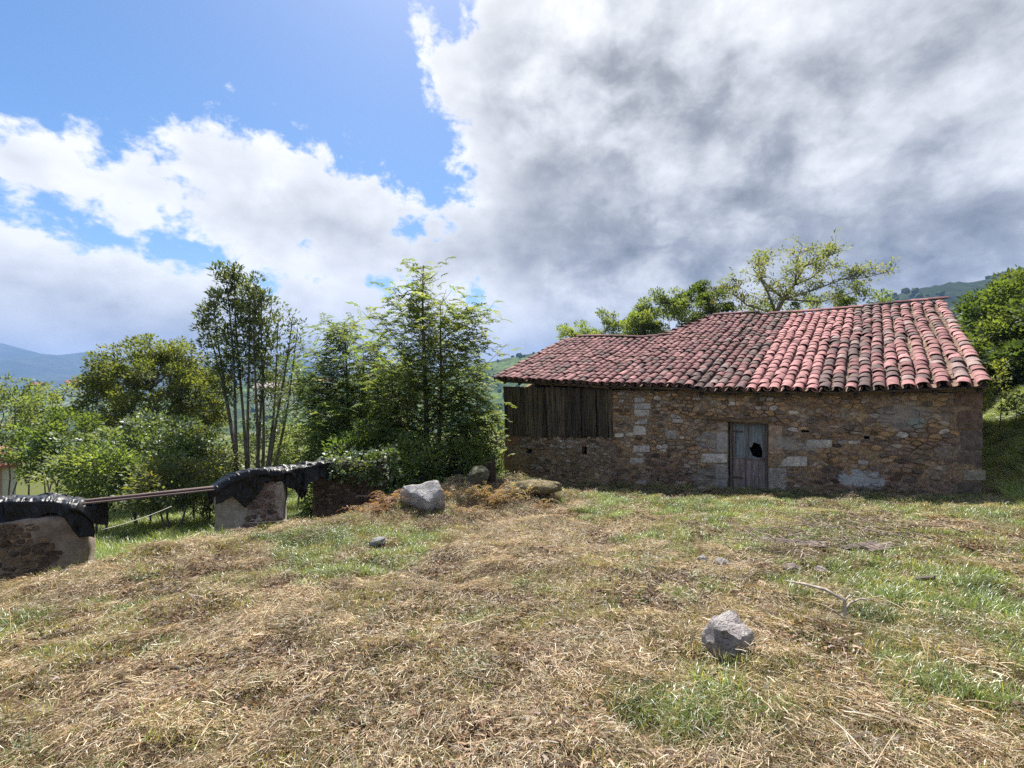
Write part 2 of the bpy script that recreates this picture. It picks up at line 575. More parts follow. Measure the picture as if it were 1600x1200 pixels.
def patches(x, y):
    """how green the mown ground is here, 0 straw to 1 fresh grass"""
    g = 0.50 * fbm(x * 0.55, y * 0.55, octv=3, seed=31) + 0.35 * fbm(x * 2.3, y * 2.3, octv=2, seed=32)
    q = x * NX + y * NY
    s = x * TX + y * TY
    strip = np.exp(-((q - 10.6) / 1.15) ** 2) * smooth(-7.5, -5.0, s)              # along the barn wall
    g = g - 0.02 + 0.26 * smooth(0.3, 3, x) + 1.1 * strip
    for (cx, cy, wx, wy, a) in GREEN_SPOTS:
        g = g + a * np.exp(-((x - cx) / wx) ** 2 - ((y - cy) / wy) ** 2)
    return g


def ground_mat():
    k = M('ground_soil', 0.95, 0.1)
    p = k.pos()
    g = k.attr('Col')
    n1 = k.noise(3.0, 6, 0.65, p); n2 = k.noise(26, 5, 0.65, p); n3 = k.noise(120, 3, 0.6, p, stretch=(1, 1, 1))
    near = k.ramp(n2, [(0.30, (0.035, 0.022, 0.014)), (0.48, (0.09, 0.06, 0.036)), (0.60, (0.19, 0.14, 0.085)), (0.75, (0.32, 0.25, 0.16))])
    near = k.mix(k.rng(n1, 0.42, 0.68), near, k.mix(0.5, near, (0.10, 0.05, 0.028)))
    sep = k.new('ShaderNodeSeparateColor'); k.L(g, sep.inputs[0])
    gr = k.ramp(n3, [(0.3, (0.05, 0.07, 0.018)), (0.7, (0.15, 0.18, 0.05))])
    c = k.mix(k.math('MULTIPLY', sep.outputs[0], 0.8), near, gr)
    # valley: fields, pasture and woods seen from afar
    v1 = k.new('ShaderNodeTexVoronoi'); v1.inputs['Scale'].default_value = 0.011; k.L(p, v1.inputs['Vector'])
    sc = k.new('ShaderNodeSeparateColor'); k.L(v1.outputs['Color'], sc.inputs[0])
    fld = k.ramp(sc.outputs[0], [(0.0, (0.05, 0.075, 0.022)), (0.35, (0.10, 0.15, 0.04)), (0.6, (0.16, 0.20, 0.06)), (0.8, (0.22, 0.21, 0.10)), (1.0, (0.07, 0.10, 0.03))])
    fld = k.mix(k.rng(k.noise(0.02, 5, 0.6, p), 0.45, 0.6), fld, (0.035, 0.055, 0.018))
    c = k.mix(sep.outputs[1], c, fld)
    k.base(c)
    k.bump(k.math('ADD', n2, n3), 0.8, 0.03)
    return k.m


def build_ground():
    az = np.concatenate([np.arange(-64, 64, 0.28), np.arange(64, 296, 4.0)])
    rr = np.concatenate([[0.0], np.geomspace(0.5, 15, 170), np.geomspace(15.6, 4200, 110)])
    A, R = np.meshgrid(np.radians(az), rr)
    X, Y = R * np.sin(A), R * np.cos(A)
    Z = H(X, Y)
    n, m = X.shape
    V = np.stack([X.ravel(), Y.ravel(), Z.ravel()], 1)
    i, j = np.meshgrid(np.arange(n - 1), np.arange(m), indexing='ij')
    j2 = (j + 1) % m
    Fc = np.stack([i * m + j, i * m + j2, (i + 1) * m + j2, (i + 1) * m + j], -1).reshape(-1, 4)[:, ::-1]
    x, y = V[:, 0], V[:, 1]
    d = (x + 3.9) * -0.739 + (y - 7.05) * 0.674
    green = np.clip(patches(x, y) * 0.6 + smooth(0.2, 1.0, d) * (x < -0.5) + smooth(1.9, 3, x * TX + y * TY) * smooth(10, 12, x * NX + y * NY), 0, 1)
    col = np.stack([green, smooth(30, 90, np.hypot(x, y)), np.zeros(len(V))], 1)
    o = obj('ground', mesh_np('ground', V, Fc, ground_mat(), col, True))
    tag(o, kind='structure')


build_ground()


# ------------------------------------------------------------------ hills and mountains
def hill_mat(name, a, b, c, sc=0.01, rocky=0.0):
    k = M(name, 1.0, 0.0)
    p = k.pos()
    n = k.noise(sc, 6, 0.6, p); n2 = k.noise(sc * 7, 5, 0.65, p)
    x = k.mix(k.rng(n, 0.42, 0.58), a, b); x = k.mix(k.rng(n2, 0.5, 0.62), x, c)
    k.base(x); return k.m


def hill(name, prof, dist, mat, floor=-70, depth=0.45, rough=0.02, nx=160, trees=0.0, seed=0):
    """a ridge at the given distance whose crest follows the skyline"""
    px = np.linspace(prof[0][0], prof[-1][0], nx)
    py = np.interp(px, [p[0] for p in prof], [p[1] for p in prof])
    rows = np.concatenate([np.linspace(-1, 0, 26), np.linspace(0.06, 0.4, 8)])
    ends = smooth(0, 0.10, np.linspace(0, 1, nx)) * smooth(1, 0.9, np.linspace(0, 1, nx))
    V = []
    for t in rows:
        Yr = dist * (1 + depth * t)
        x = (px - 800) / F * dist * (1 + 0.25 * depth * t)
        zr = floor + (EYE + (600 - py) / F * dist - floor) * ends
        f = 1 - np.abs(t) ** 1.25
        z = floor + (zr - floor) * f
        amp = (zr - floor) * rough * (0.35 + 1.5 * abs(t) * (1 - abs(t)) * 2)
        z = z + amp * fbm(x / (dist * 0.07), Yr / (dist * 0.07) + np.zeros_like(x), octv=5, seed=seed)
        if trees: z = z + trees * np.abs(fbm(x / 9.0, Yr / 9.0 + np.zeros_like(x), octv=3, seed=seed + 5))
        V.append(np.stack([x, np.full_like(x, Yr), z], 1))
    V = np.concatenate(V)
    n, m = len(rows), nx
    i, j = np.meshgrid(np.arange(n - 1), np.arange(m - 1), indexing='ij')
    Fc = np.stack([i * m + j, i * m + j + 1, (i + 1) * m + j + 1, (i + 1) * m + j], -1).reshape(-1, 4)
    o = obj(name, mesh_np(name, V, Fc, mat, None, True))
    tag(o, kind='structure')
    return V.reshape(n, m, 3)


m_mtn = hill_mat('mountain_slope', (0.045, 0.06, 0.04), (0.07, 0.085, 0.05), (0.03, 0.045, 0.03), 0.004)
m_hil = hill_mat('hill_slope', (0.045, 0.065, 0.022), (0.11, 0.15, 0.05), (0.03, 0.05, 0.018), 0.012)
m_wood = hill_mat('wooded_slope', (0.028, 0.04, 0.02), (0.045, 0.06, 0.026), (0.02, 0.032, 0.016), 0.02)
hill('mountain', [(-500, 560), (-260, 548), (-120, 545), (0, 535), (60, 552), (100, 556), (145, 550), (175, 566), (230, 580), (330, 554), (420, 566), (480, 560), (520, 588), (620, 575), (760, 585), (900, 590), (1100, 585)], 3900, m_mtn, rough=0.035, seed=1)
V_hB = hill('hill', [(100, 625), (300, 612), (440, 590), (560, 586), (680, 583), (780, 563), (812, 556), (830, 553), (845, 551), (862, 542), (876, 534), (900, 530), (960, 522), (1060, 515), (1200, 520), (1300, 500), (1400, 490), (1600, 490)], 1100, m_hil, rough=0.02, trees=2.0, seed=2)
V_hR = hill('hill', [(1000, 520), (1180, 505), (1290, 490), (1370, 476), (1400, 462), (1440, 452), (1480, 444), (1520, 440), (1560, 432), (1600, 424), (1720, 400), (1900, 380), (2200, 360)], 800, m_wood, floor=-30, rough=0.02, trees=3.0, seed=3)


def far_wood():
    """woods and hedges of the valley and hills, far too many trees to count"""
    rng = np.random.default_rng(3)
    bm = bmesh.new(); bmesh.ops.create_icosphere(bm, subdivisions=1, radius=1.0)
    bv = np.array([v.co for v in bm.verts]); bf = np.array([[v.index for v in f.verts] for f in bm.faces]); bm.free()
    P, S = [], []
    for _ in range(2600):                                   # valley floor
        a = rad(rng.uniform(-56, 12)); r = math.exp(rng.uniform(math.log(170), math.log(1800)))
        x, y = r * math.sin(a), r * math.cos(a)
        if vnoise(x / 60, y / 60, seed=77) < 0.05 and rng.random() > 0.06: continue
        P.append((x, y, h1(x, y))); S.append(rng.uniform(2.2, 4.6))
    for V, k, lo in ((V_hB, 900, 4), (V_hR, 1500, 12)):
        n, m, _ = V.shape
        for _ in range(k):
            i, j = rng.integers(lo, 27), rng.integers(0, m - 1)
            t, u = rng.random(), rng.random()
            p = V[i, j] * (1 - t) * (1 - u) + V[i, j + 1] * t * (1 - u) + V[min(i + 1, n - 1), j] * (1 - t) * u + V[min(i + 1, n - 1), j + 1] * t * u
            if vnoise(p[0] / 70, p[1] / 70, seed=78) < (-0.1 if V is V_hR else 0.15): continue
            P.append(tuple(p)); S.append(rng.uniform(2.5, 5.0))
    Vs, Fs, C = [], [], []
    for k, (p, s) in enumerate(zip(P, S)):
        j = 1 + 0.28 * rng.standard_normal((len(bv), 1))
        v = bv * j * np.array([1, 1, rng.uniform(0.9, 1.4)]) * s + np.array(p) + np.array([0, 0, s * 0.7])
        Vs.append(v); Fs.append(bf + k * len(bv))
        g = rng.uniform(0.7, 1.3)
        C.append(np.tile(np.array([0.05 * g * rng.uniform(.8, 1.4), 0.075 * g, 0.022 * g]), (len(bv), 1)))
    k = M('far_foliage', 1.0, 0.0)
    n = k.noise(0.7, 4, 0.7, k.pos())
    k.base(k.mix(k.rng(n, 0.35, 0.65), k.mix(1.0, k.attr('Col'), (0.5, 0.5, 0.5), 'MULTIPLY'), k.mix(1.0, k.attr('Col'), (1.5, 1.5, 1.4), 'MULTIPLY')))
    k.bump(n, 1.0, 1.0)
    o = obj('far_wood', mesh_np('far_wood', np.concatenate(Vs), np.concatenate(Fs), k.m, np.concatenate(C)))
    tag(o, 'distant trees and hedges covering the valley floor and hills', 'woods', kind='stuff')


far_wood()


def farmhouse(px, py, Y, w, h, rz, label, wallc=(0.75, 0.72, 0.66), roofc=(0.35, 0.13, 0.09)):
    p = at(px, py, Y); z = p.z
    e = empty('farmhouse', (p.x, p.y, z), rz, label, 'house', 'houses down in the valley')
    kw = M('farm_wall', 0.9, 0.1); kw.base(kw.mix(kw.noise(0.6), tuple(c * .8 for c in wallc), wallc))
    kr = M('farm_roof', 0.9, 0.1); kr.base(kr.mix(kr.noise(0.8), tuple(c * .7 for c in roofc), roofc))
    kg = M('farm_window', 0.3, 0.5); kg.base((0.03, 0.035, 0.04))
    b = MB(); b.box((0, 0, h / 2 - 4), (w, w * 0.6, h + 8)); obj('wall', b.mesh('wall', kw.m), e)
    b = MB(); y = w * 0.36; x = w * 0.54
    b.add([(-x, -y, h), (x, -y, h), (x, y, h), (-x, y, h), (-x, 0, h + w * .17), (x, 0, h + w * .17), (-x, -y, h - .2), (x, -y, h - .2), (x, y, h - .2), (-x, y, h - .2)],
          [(0, 1, 5, 4), (2, 3, 4, 5), (0, 4, 3), (1, 2, 5), (0, 6, 7, 1), (1, 7, 8, 2), (2, 8, 9, 3), (3, 9, 6, 0), (6, 9, 8, 7)])
    obj('roof', b.mesh('roof', kr.m), e)
    for q in (-0.3, 0, 0.3):
        b = MB(); b.box((q * w, -w * 0.3 - 0.02, h * 0.55), (w * 0.09, 0.1, h * 0.3)); obj('window', b.mesh('window', kg.m), e)


farmhouse(432, 618, 300, 22, 5, 0.15, 'long pale farm building seen between the thin stems of the tall tree', (0.8, 0.78, 0.74), (0.42, 0.36, 0.33))
farmhouse(510, 606, 420, 14, 6, -0.3, 'red-roofed farmhouse in the valley, right of the tall thin tree')
farmhouse(118, 606, 520, 15, 6, 0.3, 'small pale house in the valley left of the round tree')
farmhouse(60, 610, 430, 13, 5, -0.2, 'white house under the blue mountain at the far left', (0.8, 0.79, 0.76))

# ------------------------------------------------------------------ the barn
def wall_sz(px, py, dist=WALL_D):
    """a picture position on the barn's front wall, as (along the wall, height)"""
    u = (px - 800) / F
    Y = dist / (u * NX + NY)
    return (u * TX + TY) * Y, EYE - (py - 600) / F * Y


PLASTER = []                                   # centre along the wall, height, half sizes, strength, colour
for (px, py, wx, wz, amt, c) in ((1345, 748, 0.42, 0.20, 0.85, (0.42, 0.43, 0.44)), (1412, 652, 0.55, 0.30, 0.6, (0.27, 0.25, 0.24)), (1118, 690, 0.5, 0.30, 0.6, (0.30, 0.29, 0.29)),
                                 (1240, 694, 0.5, 0.16, 0.6, (0.33, 0.31, 0.29)), (1110, 745, 0.6, 0.3, 0.5, (0.22, 0.22, 0.22)), (1430, 660, 0.15, 0.12, 0.7, (0.24, 0.28, 0.24))):
    s_, z_ = wall_sz(px, py); PLASTER.append((s_, z_, wx, wz, amt, c))

m_stone = stone_mat('barn_stone', plaster=True)
k = M('barn_mortar', 0.95, 0.1)
n1 = k.noise(16, 6, 0.65); n2 = k.noise(1.6, 3, 0.6)
k.base(lime_wash(k, k.mix(k.rng(n2, 0.4, 0.65), k.mix(k.rng(n1, 0.35, 0.7), (0.17, 0.115, 0.07), (0.36, 0.26, 0.165)), k.mix(k.rng(n1, 0.35, 0.7), (0.13, 0.10, 0.08), (0.30, 0.24, 0.19)))))
k.bump(n1, 0.9, 0.03)
m_mortar = k.m
m_dark = wood_mat('old_dark_timber', (0.035, 0.026, 0.02), (0.10, 0.075, 0.055))
m_beam = wood_mat('eave_timber', (0.09, 0.06, 0.035), (0.24, 0.17, 0.10), vert=False)
m_board = wood_mat('cladding_board', (0.03, 0.025, 0.02), (0.13, 0.108, 0.08))
m_door = wood_mat('door_timber', (0.12, 0.108, 0.105), (0.28, 0.255, 0.25), scale=9)


def clip_poly(poly, px, py, nx_, ny_):
    """keep the side of the line through (px,py) with outward normal (nx,ny)"""
    out = []
    n = len(poly)
    for i in range(n):
        a, b = poly[i], poly[(i + 1) % n]
        da = (a[0] - px) * nx_ + (a[1] - py) * ny_
        db = (b[0] - px) * nx_ + (b[1] - py) * ny_
        if da <= 0: out.append(a)
        if (da < 0) != (db < 0) and da != db:
            t = da / (da - db); out.append((a[0] + (b[0] - a[0]) * t, a[1] + (b[1] - a[1]) * t))
    return out


def rubble_cells(x0, x1, z0, z1, cw, ch, seed, inside, jit=0.42):
    """outlines of roughly coursed rubble: stretched Voronoi cells round jittered seeds"""
    rng = np.random.default_rng(seed)
    pts = []
    z = z0 - ch
    row = 0
    while z < z1 + ch:
        h = ch * rng.uniform(0.7, 1.35)
        x = x0 - cw * 2 + rng.uniform(0, cw)
        while x < x1 + 2 * cw:
            w = cw * rng.choice([0.5, 0.75, 1.0, 1.3, 1.7], p=[.2, .25, .3, .17, .08])
            pts.append((x + w / 2 + rng.normal(0, .06) * w, z + h / 2 + rng.normal(0, jit * 0.45) * h))
            x += w
        z += h; row += 1
    P = np.array(pts)
    asp = cw / ch * 0.72
    Q = P * np.array([1.0, asp])
    cells = []
    for i in range(len(P)):
        if not (x0 - .01 <= P[i, 0] <= x1 + .01 and z0 - .01 <= P[i, 1] <= z1 + .01): continue
        if not inside(P[i, 0], P[i, 1]): continue
        d = np.hypot(*(Q - Q[i]).T)
        nb = np.argsort(d)[1:22]
        r = cw * 2.2
        poly = [(Q[i, 0] - r, Q[i, 1] - r), (Q[i, 0] + r, Q[i, 1] - r), (Q[i, 0] + r, Q[i, 1] + r), (Q[i, 0] - r, Q[i, 1] + r)]
        for j in nb:
            m = (Q[i] + Q[j]) / 2; nrm = Q[j] - Q[i]
            poly = clip_poly(poly, m[0], m[1], nrm[0], nrm[1])
            if len(poly) < 3: break
        if len(poly) < 3: continue
        poly = [(a, b / asp) for a, b in poly]
        cells.append(poly)
    return cells


def clip_rect(poly, x0, x1, z0, z1):
    for (a, b, c, d) in ((x0, 0, -1, 0), (x1, 0, 1, 0), (0, z0, 0, -1), (0, z1, 0, 1)):
        poly = clip_poly(poly, a, b, c, d)
        if len(poly) < 3: return []
    return poly


def stone_geo(poly, rng, gap=0.010, proud=(0.015, 0.05), back=0.05, cut=(0.16, 0.3)):
    """a stone in the plane: outline inset by the joint, rounded, with a bulging worn face; returns verts (x, out, z) and faces"""
    P = np.array(poly)
    c = P.mean(0)
    if cut:                                               # knock the corners off
        Q = []
        n = len(P)
        for i in range(n):
            a, b = P[i], P[(i + 1) % n]
            t = rng.uniform(*cut)
            Q += [a * (1 - t) + b * t, a * t + b * (1 - t)]
        P = np.array(Q)
    d = P - c
    L = np.hypot(d[:, 0], d[:, 1])[:, None] + 1e-6
    P = c + d * np.clip((L - gap) / L, 0.3, 1) + rng.normal(0, 0.004, P.shape)
    n = len(P)
    pr = rng.uniform(*proud)
    tilt = rng.normal(0, 0.12, 2)
    size = max(np.ptp(P[:, 0]), 0.03)
    V = []
    for (sc, o) in ((1.0, -back), (1.0, pr * 0.35), (0.90, pr * 0.85), (0.55, pr)):
        q = c + (P - c) * sc
        oo = o + ((q - c) @ tilt) * (1 if o > 0 else 0) * 0.7
        if o > 0: oo = oo + rng.normal(0, 0.0045, n)
        V.append(np.stack([q[:, 0], oo if np.ndim(oo) else np.full(n, oo), q[:, 1]], 1))
    V = np.concatenate(V)
    Fs = []
    for k_ in range(3):
        for i in range(n):
            Fs.append((k_ * n + i, k_ * n + (i + 1) % n, (k_ + 1) * n + (i + 1) % n, (k_ + 1) * n + i))
    Fs.append(tuple(3 * n + i for i in range(n)))
    return V, Fs


def rect_poly(px0, py0, px1, py1):
    a = wall_sz(px0, py0); b = wall_sz(px1, py0); c = wall_sz(px1, py1); d = wall_sz(px0, py1)
    return [d, c, b, a]


def build_barn():
    rng = np.random.default_rng(21)
    ang = math.atan2(TY, TX)
    barn = empty('stone_barn', (NX * WALL_D, NY * WALL_D, 0), ang,
                 'long old rubble stone barn with a sagging red tile roof and plank door', 'barn')
    S0, S1 = wall_sz(789, 700)[0], wall_sz(1534, 700)[0]
    ZT = 1.42

    def gz(s):                                            # ground along the wall
        return h1(NX * WALL_D + TX * s, NY * WALL_D + TY * s)

    dl, dr = wall_sz(1139, 700)[0], wall_sz(1199, 700)[0]
    d_top = wall_sz(1168, 660)[1]; d_bot = wall_sz(1168, 771)[1]
    bd_r = wall_sz(957, 650)[0]                            # right end of the boarded part
    bz = lambda s: float(np.interp(s, [S0, bd_r], [wall_sz(790, 681)[1], wall_sz(957, 682)[1]]))
    slit = wall_sz(909, 697), wall_sz(917, 711)
    holes = [(slit[0][0], slit[1][0], slit[1][1], slit[0][1])]
    for (a, b, c, d) in ((1252, 672, 1264, 676), (1350, 681, 1359, 686), (822, 701, 831, 709)):
        p, q = wall_sz(a, b), wall_sz(c, d); holes.append((p[0], q[0], q[1], p[1]))

    # --- wall core: front with its openings, ends and back, each a slab
    def front_core():
        b = MB()
        op = [(dl - .02, dr + .02, -3, d_top + 0.01)] + holes
        xs = sorted({S0, S1, bd_r} | {v for o in op for v in o[:2]}); zs = sorted({-2.6, 0.0, ZT} | {v for o in op for v in o[2:] if v > -2.5})
        for i in range(len(xs) - 1):
            for j in range(len(zs) - 1):
                cx, cz = (xs[i] + xs[i + 1]) / 2, (zs[j] + zs[j + 1]) / 2
                if any(o[0] < cx < o[1] and o[2] < cz < o[3] for o in op): continue
                if cx < bd_r and cz > bz(cx): continue
                # cut fine so that the mortar face can be uneven
                nx_ = max(1, int((xs[i + 1] - xs[i]) / 0.12)); nz_ = max(1, int((zs[j + 1] - zs[j]) / 0.12))
                X = np.linspace(xs[i], xs[i + 1], nx_ + 1); Z = np.linspace(zs[j], zs[j + 1], nz_ + 1)
                V = []
                for z in Z:
                    for x in X: V.append((x, 0.000 + 0.026 * float(vnoise(x * 2.6, z * 3.1, seed=4)) + 0.010 * float(vnoise(x * 9, z * 9, seed=5)), z))
                Fs = [(a * (nx_ + 1) + c, a * (nx_ + 1) + c + 1, (a + 1) * (nx_ + 1) + c + 1, (a + 1) * (nx_ + 1) + c) for a in range(nz_) for c in range(nx_)]
                b.add(V, Fs)
                # sides and back of this block
                x0, x1, z0, z1 = xs[i], xs[i + 1], zs[j], zs[j + 1]
                b.add([(x0, .05, z0), (x1, .05, z0), (x1, .5, z0), (x0, .5, z0), (x0, .05, z1), (x1, .05, z1), (x1, .5, z1), (x0, .5, z1)],
                      [(0, 3, 2, 1), (4, 5, 6, 7), (0, 4, 7, 3), (1, 2, 6, 5), (3, 7, 6, 2)])
        return b

    wall = obj('wall', front_core().mesh('front_wall', m_mortar, True, fix=False), barn)

    # --- dressed stones round the door and at the corners
    dressed = [  # px box, colour
        (1200, 731, 1230, 773, (0.25, 0.235, 0.225)), (1200, 713, 1262, 729, (0.40, 0.38, 0.355)), (1201, 664, 1224, 711, (0.27, 0.20, 0.145)),
        (1120, 675, 1137, 707, (0.30, 0.275, 0.26)), (1094, 709, 1137, 723, (0.40, 0.385, 0.37)), (1118, 725, 1137, 748, (0.24, 0.23, 0.225)), (1112, 750, 1137, 772, (0.20, 0.195, 0.19)),
        (1121, 659, 1137, 673, (0.25, 0.20, 0.17)),
        (789, 681, 808, 695, (0.20, 0.10, 0.075)), (789, 697, 812, 708, (0.17, 0.13, 0.10)), (789, 710, 822, 721, (0.18, 0.11, 0.085)), (789, 723, 812, 735, (0.16, 0.105, 0.08)), (789, 737, 816, 750, (0.14, 0.10, 0.08)),
        (991, 621, 1008, 629, (0.33, 0.31, 0.30)), (991, 640, 1015, 651, (0.35, 0.335, 0.33)), (991, 653, 1012, 663, (0.30, 0.285, 0.28)), (990, 665, 1010, 680, (0.38, 0.365, 0.35)), (990, 630, 1018, 639, (0.30, 0.29, 0.29)),
        (960, 677, 975, 683, (0.40, 0.37, 0.33)), (977, 676, 990, 682, (0.38, 0.35, 0.31)), (986, 696, 1016, 707, (0.36, 0.34, 0.33)), (985, 715, 1008, 725, (0.30, 0.29, 0.28)), (992, 750, 1010, 758, (0.28, 0.27, 0.27)),
        (1050, 654, 1068, 661, (0.32, 0.28, 0.27)), (1040, 672, 1058, 686, (0.30, 0.28, 0.28)), (1258, 687, 1300, 700, (0.34, 0.325, 0.31)),
        (1504, 735, 1537, 751, (0.21, 0.195, 0.16)), (1500, 672, 1535, 704, (0.105, 0.085, 0.075)), (1494, 706, 1536, 732, (0.115, 0.09, 0.078)), (1496, 753, 1536, 772, (0.11, 0.09, 0.075)),
        (1490, 612, 1534, 640, (0.13, 0.085, 0.065)), (1496, 642, 1534, 670, (0.12, 0.08, 0.062)), (1418, 641, 1436, 652, (0.13, 0.10, 0.09)),
    ]
    blocks = []
    for (a, b, c, d, col) in dressed:
        if c > 1530: c += int(rng.integers(-1, 5))
        if a < 792: a -= int(rng.integers(0, 3))
        blocks.append((rect_poly(a, b, c, d), np.array(col) * 1.35, (0.015, 0.03)))
    boxes = [(min(p[0] for p in q), max(p[0] for p in q), min(p[1] for p in q), max(p[1] for p in q)) for q, _, _ in blocks]
    boxes += [(dl - .03, dr + .03, -3, d_top + .10)] + holes

    # --- rubble
    def inside(s, z):
        if z < gz(s) - 0.12: return False
        if s < bd_r + 0.02 and z > bz(s) - 0.01: return False
        return not any(o[0] < s < o[1] and o[2] < z < o[3] for o in boxes)

    cells = rubble_cells(S0, S1, -2.0, ZT - .02, 0.20, 0.085, 5, inside, 0.55)
    stones = []
    for poly in cells:
        poly = clip_rect(poly, S0, S1, -2.4, ZT)
        if not poly: continue
        c = np.mean(poly, 0)
        if c[0] < bd_r:
            poly = clip_rect(poly, S0, S1 if c[0] > bd_r else bd_r, -2.4, bz(c[0]) + rng.uniform(-.02, .05))
            if not poly: continue
        # butt against the dressed stones instead of running under them
        for o in boxes:
            xs_ = [p[0] for p in poly]; zs_ = [p[1] for p in poly]
            if max(xs_) <= o[0] or min(xs_) >= o[1] or max(zs_) <= o[2] or min(zs_) >= o[3]: continue
            cand = [('x', o[0], c[0] <= o[0], 0), ('x', o[1], c[0] >= o[1], 1), ('z', o[2], c[1] <= o[2], 2), ('z', o[3], c[1] >= o[3], 3)]
            ok = [q for q in cand if q[2]]
            if not ok: poly = []; break
            kd = ok[0][3]
            poly = clip_poly(poly, *((o[0], 0, 1, 0), (o[1], 0, -1, 0), (0, o[2], 0, 1), (0, o[3], 0, -1))[kd])
            if len(poly) < 3: poly = []; break
            c = np.mean(poly, 0)
        if len(poly) < 3: continue
        A = abs(sum(poly[i][0] * poly[(i + 1) % len(poly)][1] - poly[(i + 1) % len(poly)][0] * poly[i][1] for i in range(len(poly)))) / 2
        if A < 0.0025: continue
        s, z = c
        # colours: ochre under the eaves in the middle, browner and darker to the right, buff-grey under the boards
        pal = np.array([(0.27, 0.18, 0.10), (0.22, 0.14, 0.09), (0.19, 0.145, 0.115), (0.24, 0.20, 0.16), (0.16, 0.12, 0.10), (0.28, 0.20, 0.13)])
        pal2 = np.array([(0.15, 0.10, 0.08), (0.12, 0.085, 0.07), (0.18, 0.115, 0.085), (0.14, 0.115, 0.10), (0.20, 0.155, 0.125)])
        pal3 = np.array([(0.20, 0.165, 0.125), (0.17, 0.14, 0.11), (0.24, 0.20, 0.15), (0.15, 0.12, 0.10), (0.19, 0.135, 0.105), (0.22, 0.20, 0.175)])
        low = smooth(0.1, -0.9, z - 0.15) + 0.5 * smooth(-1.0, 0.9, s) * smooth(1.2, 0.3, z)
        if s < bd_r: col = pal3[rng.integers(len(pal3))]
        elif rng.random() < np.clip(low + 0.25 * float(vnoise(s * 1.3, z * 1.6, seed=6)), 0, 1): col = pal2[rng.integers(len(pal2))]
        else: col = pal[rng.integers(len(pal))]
        if rng.random() < 0.05: col = np.array((0.34, 0.31, 0.29))
        col = col * rng.uniform(0.78, 1.22) * np.array([1.36, 1.36, 1.36])
        if rng.random() < .06: col = col * np.array([.45, .43, .42])
        if A < 0.012 and rng.random() < .22: continue
        stones.append((A, poly, col, (0.002, 0.038) if rng.random() < .7 else (.006, .075)))
    for (poly, col, pr) in blocks:
        A = abs(sum(poly[i][0] * poly[(i + 1) % len(poly)][1] - poly[(i + 1) % len(poly)][0] * poly[i][1] for i in range(len(poly)))) / 2
        stones.append((A * 4, poly, col, pr))

    def px_area(st):                                      # how large it shows in the photograph
        c = np.mean(st[1], 0)
        Y = NY * WALL_D + TY * c[0]
        return st[0] / (Y * Y)

    stones.sort(key=px_area, reverse=True)
    rest = MB()
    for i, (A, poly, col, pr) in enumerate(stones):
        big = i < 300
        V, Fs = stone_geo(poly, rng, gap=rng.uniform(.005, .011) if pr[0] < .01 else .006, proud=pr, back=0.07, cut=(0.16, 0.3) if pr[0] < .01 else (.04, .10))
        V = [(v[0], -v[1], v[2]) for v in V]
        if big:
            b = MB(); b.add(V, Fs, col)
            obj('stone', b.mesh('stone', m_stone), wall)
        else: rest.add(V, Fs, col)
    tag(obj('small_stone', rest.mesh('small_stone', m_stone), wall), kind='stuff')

    # --- end walls and back wall
    W1, W2 = 7.15, 4.55                                  # where the ridge stands, right part and left part
    RISE = 0.345

    def slab(name, pts_sw, z_lo, z_hi, th=0.45, mat=m_mortar):
        (a, b) = pts_sw
        b_ = MB()
        d = Vector((b[0] - a[0], b[1] - a[1], 0)).normalized(); nn = Vector((-d.y, d.x, 0)) * th
        V = []
        for p, zt in ((a, z_hi[0]), (b, z_hi[1])):
            for o in (Vector((0, 0, 0)), nn):
                V += [(p[0] + o.x, p[1] + o.y, z_lo), (p[0] + o.x, p[1] + o.y, zt)]
        b_.add(V, [(0, 4, 5, 1), (2, 3, 7, 6), (1, 5, 7, 3), (0, 2, 6, 4), (0, 1, 3, 2), (4, 6, 7, 5)])
        obj(name, b_.mesh(name, mat), barn)

    zr1 = 1.55 + RISE * W1
    slab('end_wall', ((S1 - .001, .5), (S1 - .001, W1)), -2.2, (1.40, zr1 - .35))
    slab('end_wall', ((S1 - .001, W1), (S1 - .001, 2 * W1 - .2)), -2.2, (zr1 - .35, 1.40))
    slab('end_wall', ((S0 + .45, .5), (S0 + .45, W2)), -2.6, (1.3, 1.40 + RISE * W2 - .3))
    slab('back_wall', ((S1 - .46, 2 * W1 - .65), (-5.2, 2 * W1 - .65)), -2.6, (1.35, 1.35))
    slab('back_wall', ((-5.2, 2 * W1 - .65), (-5.2, W2)), -2.6, (1.35, 2.6))
    slab('back_wall', ((-5.2, W2), (S0 + .46, W2)), -2.6, (2.55, 2.55))

    # --- boards on the upper left
    s = S0 - 0.03
    prev = None
    while s < bd_r - 0.03:
        w = rng.uniform(0.13, 0.21)
        e = min(s + w, bd_r + 0.01)
        zt = float(np.interp(s, [S0, bd_r], [1.52, 1.47])); zb = bz(s) - rng.uniform(-0.03, 0.04)
        lean = 0.04 + 0.03 * rng.standard_normal() * 0.6
        if s < S0 + 0.3: lean = 0.07
        o = -0.045 - 0.016 * rng.random() - (0.018 if int(s * 7) % 2 else 0)
        th = 0.022
        n_ = 7
        V, Fs = [], []
        for i in range(n_):
            t = i / (n_ - 1)
            z = zt + (zb - zt) * t
            dx_ = lean * t + 0.008 * math.sin(5 * t + s * 9)
            wv = 0.006 * rng.standard_normal()
            ragged = (rng.uniform(-.02, .03), rng.uniform(-.02, .03)) if i == n_ - 1 else (0, 0)
            for (xx, yy) in ((s + dx_ + .004, o + wv), (e + dx_ - .004, o + wv * .5), (e + dx_ - .004, o + th), (s + dx_ + .004, o + th)):
                V.append((xx, yy, z + ragged[0 if xx < (s + e) / 2 + dx_ else 1]))
